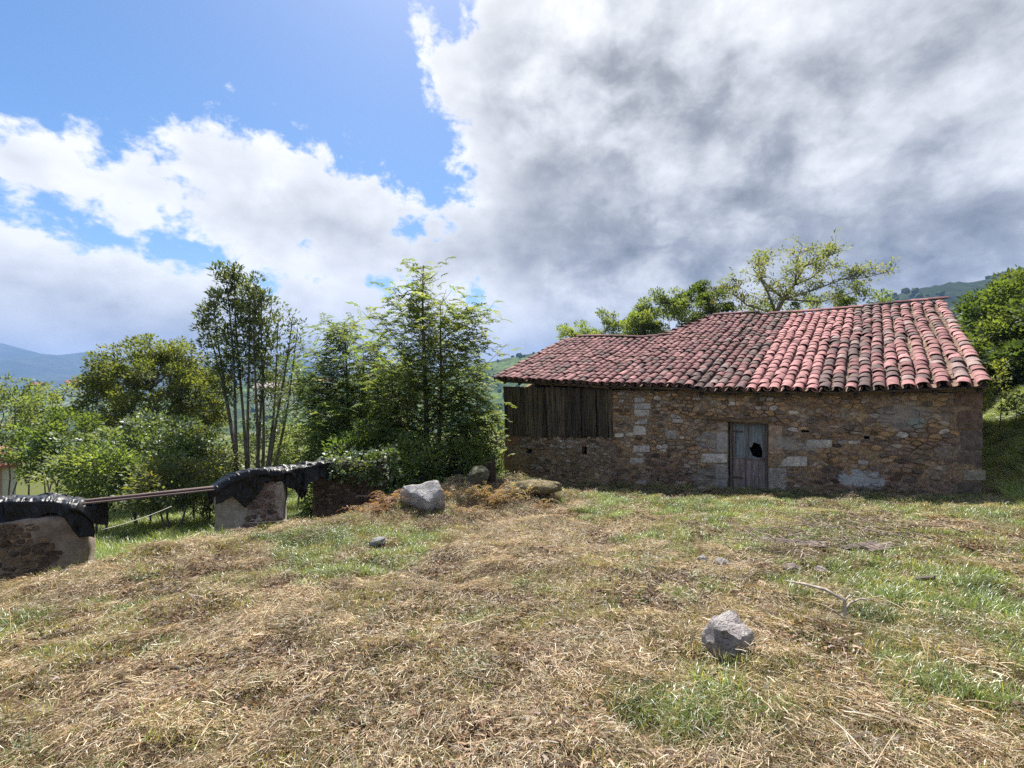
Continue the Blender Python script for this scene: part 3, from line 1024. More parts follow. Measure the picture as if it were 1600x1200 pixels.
        for i in range(n_ - 1):
            for q in range(4): Fs.append((i * 4 + q, i * 4 + (q + 1) % 4, (i + 1) * 4 + (q + 1) % 4, (i + 1) * 4 + q))
        Fs += [(0, 1, 2, 3), tuple((n_ - 1) * 4 + q for q in (3, 2, 1, 0))]
        b = MB(); g = rng.uniform(0.55, 1.35); b.add(V, Fs, (g, g * rng.uniform(.92, 1.02), g * rng.uniform(.86, 1.0)))
        obj('board', b.mesh('board', m_board), barn)
        s = e + rng.uniform(0.0, 0.012)
    b = MB(); b.box(((S0 + bd_r) / 2, 0.16, 0.7), (bd_r - S0 - .05, 0.3, 1.55), col=(.6, .6, .6)); obj('stud_frame', b.mesh('stud_frame', m_dark), barn)

    # --- door
    door = empty('door'); door.parent = barn; door.location = ((dl + dr) / 2, 0.10, d_bot)
    tag(door, 'grey weathered plank door with a jagged hole in its upper panel')
    dw, dh = dr - dl, d_top - d_bot

    def part(name, b, mat, par=door): return obj(name, b.mesh(name, mat), par)

    for (x, z, sx, sz) in ((-dw / 2 + .03, dh / 2, .06, dh), (dw / 2 - .03, dh / 2, .06, dh)):
        b = MB(); b.box((x, 0.02, z), (sx, .08, sz), col=(.62, .58, .56), bev=.006); part('door_post', b, m_door)
    iw = dw - 0.13
    mid = dh * 0.475
    n_ = 5
    for i in range(n_):
        w = iw / n_
        b = MB(); g = rng.uniform(.8, 1.12)
        b.box((-iw / 2 + w * (i + .5), 0.045 + .004 * rng.standard_normal(), mid / 2 + .02 + .01 * rng.standard_normal()), (w - .006, .028, mid - .03), col=(g * 1.02, g * .93, g * .95), bev=.004); part('plank', b, m_door)
    b = MB(); b.box((0, 0.035, mid + .012), (iw, .05, .035), col=(.85, .82, .84), bev=.006); part('rail', b, m_door)
    b = MB(); b.box((0, 0.035, dh - .03), (iw, .05, .05), col=(.8, .76, .74), bev=.006); part('rail', b, m_door)
    for x in (-iw / 2 + .03, -.035, iw / 2 - .025):
        b = MB(); b.box((x, 0.034, (mid + dh) / 2 - .01), (.05, .048, dh - mid - .09), col=(.85, .8, .78), bev=.006); part('stile', b, m_door)
    blue = (0.85, 1.08, 1.2)
    z0, z1 = mid + .03, dh - .055
    b = MB(); b.box((-iw / 4 - .01, .06, (z0 + z1) / 2), (iw / 2 - .06, .014, z1 - z0), col=blue); part('panel', b, m_door)
    # the right panel, broken through
    x0, x1 = -.012, iw / 2 - .05
    outer = [(x0, z0), ((x0 + x1) / 2, z0), (x1, z0), (x1, (z0 + z1) / 2), (x1, z1), ((x0 + x1) / 2, z1), (x0, z1), (x0, (z0 + z1) / 2)]
    fw, fz = x1 - x0, z1 - z0
    inner = [(x0 + fw * .28, z0 + fz * .06), (x0 + fw * .6, z0 + fz * .025), (x0 + fw * .95, z0 + fz * .03), (x0 + fw * .95, z0 + fz * .25), (x0 + fw * .80, z0 + fz * .42), (x0 + fw * .34, z0 + fz * .47), (x0 + fw * .24, z0 + fz * .33), (x0 + fw * .04, z0 + fz * .31)]
    b = MB()
    V = [(p[0], .055, p[1]) for p in outer] + [(p[0], .055, p[1]) for p in inner] + [(p[0], .067, p[1]) for p in outer] + [(p[0], .067, p[1]) for p in inner]
    Fs = [(i, (i + 1) % 8, 8 + (i + 1) % 8, 8 + i) for i in range(8)] + [(16 + i, 24 + i, 24 + (i + 1) % 8, 16 + (i + 1) % 8) for i in range(8)] + [(8 + i, 8 + (i + 1) % 8, 24 + (i + 1) % 8, 24 + i) for i in range(8)] + [(i, 16 + i, 16 + (i + 1) % 8, (i + 1) % 8) for i in range(8)]
    b.add(V, Fs, blue); tag(part('panel', b, m_door), 'blue-grey upper door panel with a jagged hole')
    # lintel and its rubble of broken tile
    la, lb = wall_sz(1106, 655), wall_sz(1201, 660)
    b = MB(); b.box(((la[0] + lb[0]) / 2, -.01, d_top + .045), (lb[0] - la[0], .16, .075), Euler((0, 0.025, 0)), (.8, .8, .8), jit=.008, bev=.01); obj('lintel', b.mesh('lintel', m_beam), barn)
    b = MB(); b.box(((dl + dr) / 2, .22, d_bot - .08), (dw + .1, .5, .16), col=(.12, .11, .10), bev=.02, jit=.01); obj('sill', b.mesh('sill', m_stone), barn)

    # iron strap hinges and a latch
    k_i = M('rusty_iron', .7, .4); k_i.base(k_i.mix(k_i.noise(40), (.03, .02, .016), (.10, .055, .035)))
    for z in (dh * .2, dh * .86):
        b = MB(); b.box((-iw / 2 + .11, .004, z), (.24, .008, .03), bev=.002); part('hinge', b, k_i.m)
    b = MB(); b.box((iw / 2 - .03, .002, mid + .02), (.05, .012, .07), bev=.002); part('latch', b, k_i.m)

    # --- roof
    ev_px = [(770, 594), (783, 595), (970, 605), (1085, 608), (1092, 613), (1330, 614), (1548, 605)]
    eS, eZ = zip(*[wall_sz(p, q, WALL_D - .32) for p, q in ev_px])
    OV = 0.32                                             # overhang

    def ridge_w(s): return float(np.interp(s, [-10.2, -9.6, -7.1, -6.3, -5.2, 1.8], [4.35, 4.5, 4.55, 5.0, 7.55, 7.05]))

    def roof_z(s, w):
        z = np.interp(s, eS, eZ) + RISE * (w + OV)
        z = z + 0.035 * vnoise(s * 0.55, w * 0.6, seed=41) * smooth(-.3, 1.5, w) - 0.09 * np.exp(-((s + 6.4) / 0.9) ** 2) * smooth(.5, 3.0, w)
        return z + 0.05

    roof = empty('roof'); roof.parent = barn

    k1 = M('roof_tile', 0.85, 0.25)
    k2 = M('roof_tile_field', 0.85, 0.25)
    for k_, src in ((k1, k1.oinfo('Color')), (k2, k2.attr('Col'))):
        p = k_.pos()
        a1 = k_.noise(7, 5, 0.65, p); a2 = k_.noise(38, 4, 0.65, p); a3 = k_.noise(1.3, 3, 0.6, p)
        c = k_.mix(k_.rng(a1, 0.35, 0.7), k_.mix(1.0, src, (0.66, 0.62, 0.62), 'MULTIPLY'), k_.mix(1.0, src, (1.25, 1.2, 1.2), 'MULTIPLY'))
        c = k_.mix(k_.math('MULTIPLY', k_.rng(a2, 0.54, 0.70), 0.6), c, (0.07, 0.055, 0.05))
        c = k_.mix(k_.math('MULTIPLY', k_.rng(a3, 0.52, 0.70), k_.math('MULTIPLY', k_.rng(a1, 0.45, 0.6), 0.30)), c, (0.17, 0.15, 0.075))
        k_.base(c); k_.bump(a2, 0.5, 0.008)

    TL = 0.39

    def tile_geo(r0, r1, L, th=0.014, seg=6, up=True, arc=1.0):
        """barrel tile along +Y, wide end at y=0; convex (up) or concave"""
        V, Fs = [], []
        sg = 1 if up else -1
        for (y, r) in ((0, r0), (L, r1)):
            for rr in (r, r - th):
                for i in range(seg + 1):
                    a = math.pi * (0.5 - arc / 2 + arc * i / seg)
                    V.append((rr * math.cos(a) * 1.02, y, sg * (rr * math.sin(a) * (0.62 if up else 0.8))))
        m = seg + 1
        for i in range(seg):
            Fs.append((i, i + 1, 2 * m + i + 1, 2 * m + i))               # outer
            Fs.append((m + i, 3 * m + i, 3 * m + i + 1, m + i + 1))       # inner
            Fs.append((i, m + i, m + i + 1, i + 1))                       # lower end
            Fs.append((2 * m + i, 2 * m + i + 1, 3 * m + i + 1, 3 * m + i))
        Fs.append((0, 2 * m, 3 * m, m)); Fs.append((seg, m + seg, 3 * m + seg, 2 * m + seg))
        return V, Fs

    cv, cf = tile_geo(0.110, 0.092, TL)
    tv, tf = tile_geo(0.10, 0.10, TL, seg=5, up=False)
    b = MB(); b.add(cv, cf); me_tile = b.mesh('roof_tile', k1.m, True)
    me_tile.set_sharp_from_angle(angle=rad(40))
    cv = np.array(cv); tv = np.array(tv)

    cols = []
    s = -9.98
    while s < 1.66:
        cols.append(s)
        s += rng.uniform(0.222, 0.246) if s < 0.6 else (0.27 if s < 1.2 else 0.285)
    cols = cols[:-1] + [1.62] if 1.62 - cols[-2] < .2 else cols[:-1] + [min(cols[-1], 1.62)]

    def tile_color(s, w):
        t = (w + OV) / 7.5
        u = rng.random()
        nz = float(vnoise(s * 1.2, w * 0.5, seed=51)) + 0.5 * float(vnoise(s * 4.1, w * 0.2, seed=52))
        pink, rose, maroon, dark, grey = ((0.43, 0.215, 0.21), (0.31, 0.158, 0.155), (0.22, 0.103, 0.104), (0.135, 0.092, 0.088), (0.29, 0.215, 0.20))
        if -2.28 < s < -0.92 + 0.45 * (t > 0.5): c = pink if u < .78 else rose
        elif -0.95 <= s < 0.15: c = dark if u < .5 else maroon if u < .78 else rose if u < .9 else grey
        elif s >= 1.45: c = rose if u < .45 else pink if u < .7 else grey
        elif s >= 0.15: c = rose if u < .38 else maroon if u < .62 else dark if u < .80 else grey if u < .9 else pink
        elif -3.9 < s <= -2.28: c = dark if u < .42 else maroon if u < .80 else rose if u < .93 else grey
        else: c = maroon if u < .60 else rose if u < .88 + .1 * nz else dark if u < .96 - .05 * nz else pink
        g = rng.uniform(0.86, 1.14) * (1 + 0.08 * nz) * (0.82 if s < -2.28 else 0.95)
        return np.array(c) * g

    cover, under = [], []
    EXP = 0.288
    for j, s in enumerate(cols):
        wr = ridge_w(s)
        nrow = int(round((wr + OV) / EXP))
        ex = (wr + OV) / nrow
        bend = rng.normal(0, 0.010)
        for i in range(nrow):
            w0 = -OV + i * ex - (0.02 if i == 0 else 0)
            w0 += 0.020 * rng.standard_normal() * (1 if i else 1.2) - (rng.random() < .03) * rng.uniform(.04, .12)
            ss = s + bend * math.sin(i * .5) + rng.normal(0, 0.010) + (0.03 * math.sin(w0 * .9) if s > 0.6 and s < 1.6 else 0)
            z0 = float(roof_z(ss, w0)); z1 = float(roof_z(ss, w0 + TL))
            pit = math.atan2(z1 - z0, TL) - 0.035
            yaw = rng.normal(0, 0.05)
            cover.append((ss, w0, z0 + 0.040 + rng.normal(0, .008), pit, yaw, rng.normal(0, .07), tile_color(s, w0)))
            if j < len(cols) - 1:
                sm = (s + cols[j + 1]) / 2 + rng.normal(0, .008)
                wu = w0 + 0.12 if i else w0 + .01
                z0 = float(roof_z(sm, wu)); z1 = float(roof_z(sm, wu + TL))
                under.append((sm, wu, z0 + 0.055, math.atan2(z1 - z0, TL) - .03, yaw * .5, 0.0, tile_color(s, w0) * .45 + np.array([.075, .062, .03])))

    def mat_of(t):
        return Matrix.Translation((t[0], t[1], t[2])) @ Euler((t[3], t[5], t[4]), 'XYZ').to_matrix().to_4x4()

    def dist_of(t):
        x = NX * (WALL_D + t[1]) + TX * t[0]; y = NY * (WALL_D + t[1]) + TY * t[0]
        return y

    cover.sort(key=dist_of)
    for t in cover[:300]:
        o = obj('roof_tile', me_tile, roof)
        o.matrix_local = mat_of(t); o.color = (*t[6], 1)
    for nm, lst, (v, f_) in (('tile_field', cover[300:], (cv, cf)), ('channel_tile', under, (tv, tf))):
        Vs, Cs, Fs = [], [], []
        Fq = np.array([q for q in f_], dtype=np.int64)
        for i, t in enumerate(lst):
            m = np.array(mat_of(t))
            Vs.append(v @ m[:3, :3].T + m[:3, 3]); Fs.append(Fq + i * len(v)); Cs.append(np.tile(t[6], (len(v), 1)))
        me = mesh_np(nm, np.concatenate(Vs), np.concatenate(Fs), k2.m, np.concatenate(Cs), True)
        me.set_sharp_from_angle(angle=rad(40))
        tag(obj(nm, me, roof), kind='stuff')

    # ridge tiles along the upper edge
    ss = np.linspace(-9.9, 1.66, 400)
    line = [Vector((s, ridge_w(s) + .05, float(roof_z(s, ridge_w(s))) + 0.10)) for s in ss]
    rv, rf = tile_geo(0.125, 0.105, 0.46)
    b = MB(); b.add(rv, rf); me_r = b.mesh('ridge_tile', k1.m, True); me_r.set_sharp_from_angle(angle=rad(40))
    acc, last = 0, line[0]
    for p, q in zip(line[:-1], line[1:]):
        acc += (q - p).length
        if acc > 0.40:
            acc = 0
            d = (q - p).normalized()
            o = obj('ridge_tile', me_r, roof, p - d * .05)
            rot = Matrix((Vector((d.y, -d.x, 0)).normalized(), d, Vector((0, 0, 1)))).transposed().to_quaternion()
            o.rotation_mode = 'QUATERNION'; o.rotation_quaternion = rot
            c = tile_color(p.x, 6) * (1.0 if p.x > -3 else .8); o.color = (*c, 1)

    # boards under the tiles, and the far slope
    def sheet(name, fn, s0, s1, ns, nw, mat, col=(1, 1, 1), th=0.03, par=roof, smooth_=False):
        V, Fs = [], []
        S = np.linspace(s0, s1, ns)
        for s in S:
            for j in range(nw): V.append(fn(s, j / (nw - 1)))
        n0 = len(V)
        V += [(x, y, z - th) for x, y, z in V]
        for i in range(ns - 1):
            for j in range(nw - 1):
                q = (i * nw + j, (i + 1) * nw + j, (i + 1) * nw + j + 1, i * nw + j + 1)
                Fs += [q, tuple(n0 + t for t in q[::-1])]
        for i in range(ns - 1):
            for j in (0, nw - 1): Fs.append((i * nw + j, (i + 1) * nw + j, n0 + (i + 1) * nw + j, n0 + i * nw + j))
        for j in range(nw - 1):
            for i in (0, ns - 1): Fs.append((i * nw + j, i * nw + j + 1, n0 + i * nw + j + 1, n0 + i * nw + j))
        b = MB(); b.add(V, Fs, col); return obj(name, b.mesh(name, mat, smooth_), par)

    sheet('roof_deck', lambda s, t: (s, -OV + .04 + t * (ridge_w(s) + OV - .05), float(roof_z(s, -OV + .04 + t * (ridge_w(s) + OV - .05))) - .045), -10.02, 1.66, 60, 8, m_dark)
    kt = M('far_slope_tile', 0.85, 0.2)
    nn_ = kt.noise(5, 4, .6); kt.base(kt.mix(kt.rng(nn_, .35, .65), (0.12, 0.05, 0.05), (0.28, 0.12, 0.11)))

    def back(s, t):
        w = ridge_w(s); run = min(w + 0.3, 7.3) if s > -5.2 else 0.35
        if -7 < s < -5.2: run = .35 + (s + 7) / 1.8 * 1.0
        return (s, w + .02 + t * run, float(roof_z(s, w)) + .03 - t * run * RISE - .02 * math.cos(s * 26.9) * (1 if t > 0 else 0))

    sheet('back_slope', back, -9.98, 1.66, 330, 5, kt.m, smooth_=True)

    # eave timbers
    for (a, b_, w, zoff, hh) in ((-5.85, -4.75, -.03, -.005, .10), (-4.72, -3.45, -.06, -.012, .09), (-3.45, -2.2, .03, -.03, .08), (-2.2, -0.9, -.02, -.02, .09), (-.9, .5, .02, -.02, .09), (.5, 1.66, -.05, -.015, .08), (-9.95, -8.0, -.12, -.02, .07), (-8.0, -5.85, -.12, -.02, .07)):
        zc = float(np.interp((a + b_) / 2, eS, eZ))
        dz_ = float(np.interp(b_, eS, eZ) - np.interp(a, eS, eZ))
        b = MB(); g = rng.uniform(.7, 1.25)
        b.box(((a + b_) / 2, w, zc + zoff), (b_ - a - .01, .14, hh), Euler((0, -math.atan2(dz_, b_ - a), 0)), (g, g, g), jit=.006, bev=.012)
        obj('eave_beam', b.mesh('eave_beam', m_beam), barn)
    for s in np.arange(-9.6, 1.6, 0.62):
        z = float(roof_z(s, -.1))
        b = MB(); b.box((s, -.02, z - .11), (.07, .56, .07), Euler((math.atan(RISE), 0, 0)), (.7, .7, .7), bev=.008); obj('rafter', b.mesh('rafter', m_dark), roof)
    # the odd tile lying half off the eave
    return barn


build_barn()

# ------------------------------------------------------------------ ruined pillars with black sheeting
def pillar(pa, pb, ya, yb, z_top, depth, seed, label, plaster_of, stone_cols, cell=(0.15, 0.07), name='stone_pillar', core_col=(0.30, 0.26, 0.22), cat='pillar', z_top_b=None):
    """a block of rubble masonry, its front face running from picture column pa (depth ya) to pb (depth yb)"""
    rng = np.random.default_rng(seed)
    A = Vector(((pa - 800) / F * ya, ya, 0)); B = Vector(((pb - 800) / F * yb, yb, 0))
    d = (B - A); W = d.length; ang = math.atan2(d.y, d.x)
    zb = min(h1(A.x, A.y), h1(B.x, B.y)) - 0.25
    e = empty(name, (A.x, A.y, 0), ang, label, cat)
    zt_b = z_top if z_top_b is None else z_top_b
    kc = M('plaster_render', 0.92, 0.15)
    n1 = kc.noise(5, 6, 0.65); n2 = kc.noise(40, 4, 0.6)
    c = kc.mix(kc.rng(n1, 0.35, 0.65), tuple(q * .6 for q in core_col), core_col)
    kc.base(kc.mix(kc.math('MULTIPLY', kc.rng(n2, .5, .75), .5), c, tuple(q * .45 for q in core_col))); kc.bump(n1, .8, .04)
    # core with an uneven face
    nx_, nz_ = max(4, int(W / .08)), max(4, int((z_top - zb) / .08))
    V, Fs = [], []
    for j in range(nz_ + 1):
        for i in range(nx_ + 1):
            x = W * i / nx_
            zt = z_top + (zt_b - z_top) * i / nx_ + 0.03 * float(vnoise(x * 6, seed, seed=seed))
            z = zb + (zt - zb) * j / nz_
            V.append((x + .012 * float(vnoise(z * 5, i, seed=seed + 1)), .025 * float(vnoise(x * 4, z * 4, seed=seed)), z))
    m = nx_ + 1
    for j in range(nz_):
        for i in range(nx_): Fs.append((j * m + i, j * m + i + 1, (j + 1) * m + i + 1, (j + 1) * m + i))
    n0 = len(V)
    V += [(x, depth, z) for x, y, z in V]
    for j in range(nz_):
        for i in range(nx_): Fs.append((n0 + j * m + i, n0 + (j + 1) * m + i, n0 + (j + 1) * m + i + 1, n0 + j * m + i + 1))
        for i in (0, nx_): Fs.append((j * m + i, (j + 1) * m + i, n0 + (j + 1) * m + i, n0 + j * m + i))
    for i in range(nx_):
        for j in (0, nz_): Fs.append((j * m + i, j * m + i + 1, n0 + j * m + i + 1, n0 + j * m + i))
    b = MB(); b.add(V, Fs); core = obj('core', b.mesh('core', kc.m, True), e)
    cells = rubble_cells(0.02, W - .02, zb, max(z_top, zt_b) - .03, cell[0], cell[1], seed, lambda x, z: not plaster_of(x / W, z))
    for poly in cells:
        poly = clip_rect(poly, 0.0, W, zb, max(z_top, zt_b))
        if not poly: continue
        Vv, Ff = stone_geo(poly, rng, 0.007, (.005, .03), .05)
        b = MB(); b.add([(v[0], -v[1], v[2]) for v in Vv], Ff, np.array(stone_cols[rng.integers(len(stone_cols))]) * rng.uniform(.7, 1.25))
        obj('stone', b.mesh('stone', m_rub), e)
    # exposed end towards the lower terrace
    return e


m_rub = stone_mat('ruin_stone')
pillar(-70, 130, 6.15, 6.75, -0.26, 0.55, 61, 'leftmost ruined pillar of brown rubble with a rendered right corner under black sheeting',
       lambda u, z: (u > 0.80 or (u > 0.62 and z > -.62 + .9 * (.8 - u))), [(0.17, 0.12, 0.085), (0.12, 0.085, 0.065), (0.22, 0.16, 0.11), (0.10, 0.075, 0.06)], core_col=(0.27, 0.22, 0.18))
pillar(335, 441, 7.95, 8.25, -0.30, 0.5, 62, 'middle ruined pillar, grey render on its left and purplish rubble on its right',
       lambda u, z: u < 0.42, [(0.20, 0.14, 0.125), (0.14, 0.10, 0.095), (0.26, 0.215, 0.20), (0.17, 0.12, 0.10)], core_col=(0.36, 0.33, 0.29), z_top_b=-0.08)
pillar(489, 605, 9.3, 9.7, 0.0, 0.8, 63, 'stone wall stub with shadow put into its dark stone colours, overgrown with ivy, left of the pale boulder',
       lambda u, z: False, [(0.10, 0.07, 0.05), (0.075, 0.055, 0.042), (0.13, 0.095, 0.07)], name='ruined_wall', cat='wall', core_col=(0.10, 0.08, 0.06))  # stone and core colours darkened for the shadow on this wall

# one board from pillar to pillar; its highlight is built as a second rail
m_rail = wood_mat('weathered_rail', (0.06, 0.042, 0.04), (0.17, 0.125, 0.115), vert=False)
for (a, b_, off, th, lab) in ((at(128, 783, 6.85), at(372, 757, 8.15), 0.0, 0.030, 'upper of two rails built for one weathered wooden board and its highlight, between the two left pillars'), (at(128, 787, 6.80), at(372, 761, 8.10), 0.0, 0.022, 'lower of two rails built for one weathered wooden board and its highlight, between the two left pillars')):
    d = b_ - a
    b = MB(); b.box((0, 0, 0), (d.length, .10, th), col=(1, 1, 1), bev=.008, jit=.003)
    o = obj('rail', b.mesh('rail', m_rail), None, (a + b_) / 2)
    o.rotation_euler = Euler((0, -math.asin(d.z / d.length), math.atan2(d.y, d.x)))
    tag(o, lab, 'rail', 'rails between the pillars')
a, b_ = at(380, 752, 8.2), at(512, 728, 9.5)
d = b_ - a
b = MB(); b.box((0, 0, 0), (d.length, .14, .07), col=(.8, .8, .8), bev=.01, jit=.004)
o = obj('beam', b.mesh('beam', m_rail), None, (a + b_) / 2); o.rotation_euler = Euler((0, -math.asin(d.z / d.length), math.atan2(d.y, d.x)))
tag(o, 'wooden beam under black sheeting between middle pillar and ivy wall', 'beam')
# wires
m_wire = M('wire', 0.5, 0.5); m_wire.base((0.5, 0.47, 0.42))
for (p, q, sag, lab) in ((at(158, 828, 6.9), at(268, 791, 8.6), .03, 'slack wire hanging below the rails left of the middle pillar'), (at(385, 817, 7.9), at(452, 812, 8.0), .01, 'thin wire across the foot of the middle pillar'), (at(556, 775, 9.2), at(592, 775, 9.1), .0, 'short pale wire in front of the ivy wall')):
    b = MB(); b.tube([p.lerp(q, t) - Vector((0, 0, sag * 4 * t * (1 - t))) for t in np.linspace(0, 1, 9)], .004, 5)
    tag(obj('wire', b.mesh('wire', m_wire.m, True)), lab, 'wire')


def sheeting(top, front, back_len, seed, label, cut=None, nu=230, nv=70):
    """black plastic thrown over a top edge; front and back are hanging lengths along it"""
    rng = np.random.default_rng(seed)
    tp = [Vector(p) for p in top]
    L = [0]
    for p, q in zip(tp[:-1], tp[1:]): L.append(L[-1] + (q - p).length)
    U = np.linspace(0, L[-1], nu)
    X, Y, Z = (np.interp(U, L, [p[i] for p in tp]) for i in range(3))
    fl = np.interp(U / L[-1], [f[0] for f in front], [f[1] for f in front])
    fl = fl + 0.018 * fbm(U * 9, seed, octv=3, seed=seed)
    d = np.array([tp[-1].x - tp[0].x, tp[-1].y - tp[0].y]); d /= np.hypot(*d)
    nrm = np.array([d[1], -d[0]])                          # towards the viewer
    V = []
    half = 0.17
    for j in range(nv):
        t = j / (nv - 1)
        # path length along the cross-section, from the back hem over the top to the front hem
        s = -back_len - half + t * (back_len + half * 2 + fl + 0.0)
        out = np.where(s < -half, -half - .02, np.where(s > half, half + .02 + 0.05 * np.clip((s - half) / .4, 0, 1), s))
        dz = np.where(s < -half, s + half, np.where(s > half, -(s - half), 0.035 * (1 - (s / half) ** 2)))
        fold = 0.035 * fbm(U * 4.5 + 0.8 * s, s * 1.3, octv=2, seed=seed + 2) + 0.03 * (0.5 - np.abs(vnoise(U * 9 + 2.0 * s, s * 3.0, seed=seed + 3))) + 0.016 * (0.5 - np.abs(vnoise(U * 21 - 5 * s, s * 8, seed=seed + 6)))
        crease = 0.05 * (1 - np.abs(vnoise(U * 3.7 - s * 2.2, s * 2.6, seed=seed + 4)) * 3).clip(0, 1)
        w = out + (fold + crease) * np.where(np.abs(s) > half * .6, 1.0, 0.25)
        dz = dz + np.where(np.abs(s) < half, fold + crease, 0.35 * fold)
        V.append(np.stack([X + nrm[0] * w, Y + nrm[1] * w, Z + dz], 1))
    V = np.concatenate(V)
    i, j = np.meshgrid(np.arange(nv - 1), np.arange(nu - 1), indexing='ij')
    Fc = np.stack([i * nu + j, i * nu + j + 1, (i + 1) * nu + j + 1, (i + 1) * nu + j], -1).reshape(-1, 4)
    me = mesh_np('black_sheeting', V, Fc, m_sheet, None, True)
    o = obj('black_sheeting', me)
    so = o.modifiers.new('thickness', 'SOLIDIFY'); so.thickness = 0.004
    tag(o, label, 'plastic sheeting')
    return o


k = M('black_plastic', 0.42, 0.24)
nn = k.noise(3.5, 4, 0.6, k.pos())
k.base(k.mix(k.rng(nn, 0.45, 0.7), (0.004, 0.0045, 0.006), (0.012, 0.012, 0.015)))
k.bump(k.noise(28, 4, 0.6, k.pos()), 0.15, 0.02)
m_sheet = k.m
sheeting([at(-75, 782, 6.45), at(0, 779, 6.6), at(50, 778, 6.7), at(95, 779, 6.8), at(128, 785, 6.85), at(160, 790, 7.05)],
         [(0, .85), (.22, .72), (.42, .52), (.56, .28), (.66, .16), (.78, .17), (.84, .30), (.9, .42), (1, .40)], .35, 71, 'crumpled black plastic sheeting draped over the leftmost pillar')
sheeting([at(330, 766, 7.95), at(352, 752, 8.0), at(382, 739, 8.15), at(432, 735, 8.35), at(470, 727, 9.0), at(514, 720, 9.55)],
         [(0, .20), (.05, .24), (.12, .22), (.2, .52), (.26, .40), (.34, .16), (.44, .13), (.52, .30), (.6, .40), (.66, .56), (.71, .50), (.76, .30), (.8, .34), (.86, .22), (.92, .36), (1, .34)], .3, 72, 'torn black plastic sheeting hanging between the middle pillar and ivy wall')


# ------------------------------------------------------------------ stones lying about
def boulder(name, loc, size, seed, rot=(0, 0, 0), cuts=7, col=(0.34, 0.33, 0.33), label='', cat='rock', sub=4, mat=None, rough=0.16, depth=(.55, .85), blocky=0, top=0.0):
    rng = np.random.default_rng(seed)
    bm = bmesh.new(); bmesh.ops.create_icosphere(bm, subdivisions=sub, radius=1.0)
    V = np.array([v.co for v in bm.verts]); Fc = np.array([[v.index for v in f.verts] for f in bm.faces]); bm.free()
    if blocky: V = V / (np.abs(V) ** blocky).sum(1, keepdims=True) ** (1 / blocky)
    for _ in range(cuts):                                 # flat fractured faces
        n = rng.standard_normal(3); n /= np.linalg.norm(n)
        h = rng.uniform(*depth)
        t = V @ n
        V = V - np.outer(np.clip(t - h, 0, None) * 0.92, n)
    V = V * (1 + rough * fbm(V[:, 0] * 1.6 + seed, V[:, 1] * 1.6, V[:, 2] * 1.6, octv=5, seed=seed)[:, None])
    V[:, :2] *= 1 + top * V[:, 2:3]
    V = V * np.array(size) / 2
    me = mesh_np(name, V, Fc, mat or m_boulder, np.tile(np.array(col), (len(V), 1)), True)
    me.set_sharp_from_angle(angle=rad(32))
    o = obj(name, me, None, loc, rot)
    return tag(o, label, cat)


k = M('boulder_stone', 0.9, 0.25)
n1 = k.noise(6, 6, 0.65); n2 = k.noise(40, 5, 0.65); n3 = k.noise(14, 4, 0.6, dist=1.0, stretch=(1, 1, 3.5))
c = k.attr('Col')
c = k.mix(k.rng(n1, 0.35, 0.65), k.mix(1.0, c, (0.68, 0.66, 0.66), 'MULTIPLY'), k.mix(1.0, c, (1.3, 1.28, 1.28), 'MULTIPLY'))
c = k.mix(k.math('MULTIPLY', k.rng(n3, 0.56, 0.66), 0.6), c, (0.09, 0.085, 0.08))
c = k.mix(k.math('MULTIPLY', k.rng(n2, 0.58, 0.72), 0.5), c, (0.10, 0.10, 0.07))
c = k.mix(k.math('MULTIPLY', k.rng(k.noise(9, 5, .7, dist=.6), 0.56, 0.64), 0.7), c, (0.46, 0.45, 0.38))
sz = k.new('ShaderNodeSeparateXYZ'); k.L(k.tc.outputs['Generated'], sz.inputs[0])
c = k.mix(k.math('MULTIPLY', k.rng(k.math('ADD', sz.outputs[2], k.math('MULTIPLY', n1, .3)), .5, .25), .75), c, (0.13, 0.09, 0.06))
k.base(c); k.bump(k.math('ADD', k.math('ADD', n1, n2), n3), 1.0, 0.05)
m_boulder = k.m
P = at(1135, 1008, 1.0); rx, ry = 1.44, 3.17
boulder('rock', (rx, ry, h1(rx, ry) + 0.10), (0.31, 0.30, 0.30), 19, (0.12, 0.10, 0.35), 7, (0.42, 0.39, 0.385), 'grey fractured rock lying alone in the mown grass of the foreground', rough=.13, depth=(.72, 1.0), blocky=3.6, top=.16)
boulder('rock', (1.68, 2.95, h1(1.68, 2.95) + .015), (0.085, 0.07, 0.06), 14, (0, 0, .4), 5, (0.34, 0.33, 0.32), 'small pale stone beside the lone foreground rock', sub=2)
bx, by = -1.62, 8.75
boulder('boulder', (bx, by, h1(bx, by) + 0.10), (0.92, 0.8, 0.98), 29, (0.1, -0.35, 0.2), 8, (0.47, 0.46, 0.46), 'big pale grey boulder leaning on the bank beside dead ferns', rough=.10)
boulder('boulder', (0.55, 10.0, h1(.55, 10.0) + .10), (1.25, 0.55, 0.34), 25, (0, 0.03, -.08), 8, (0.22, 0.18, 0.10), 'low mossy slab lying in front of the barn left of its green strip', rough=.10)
boulder('boulder', (-0.72, 10.1, h1(-.72, 10.1) + .16), (0.55, 0.4, 0.55), 27, (0, 0.3, .3), 8, (0.12, 0.12, 0.07), 'dark mossy stone between pale boulder and broken post', rough=.12)
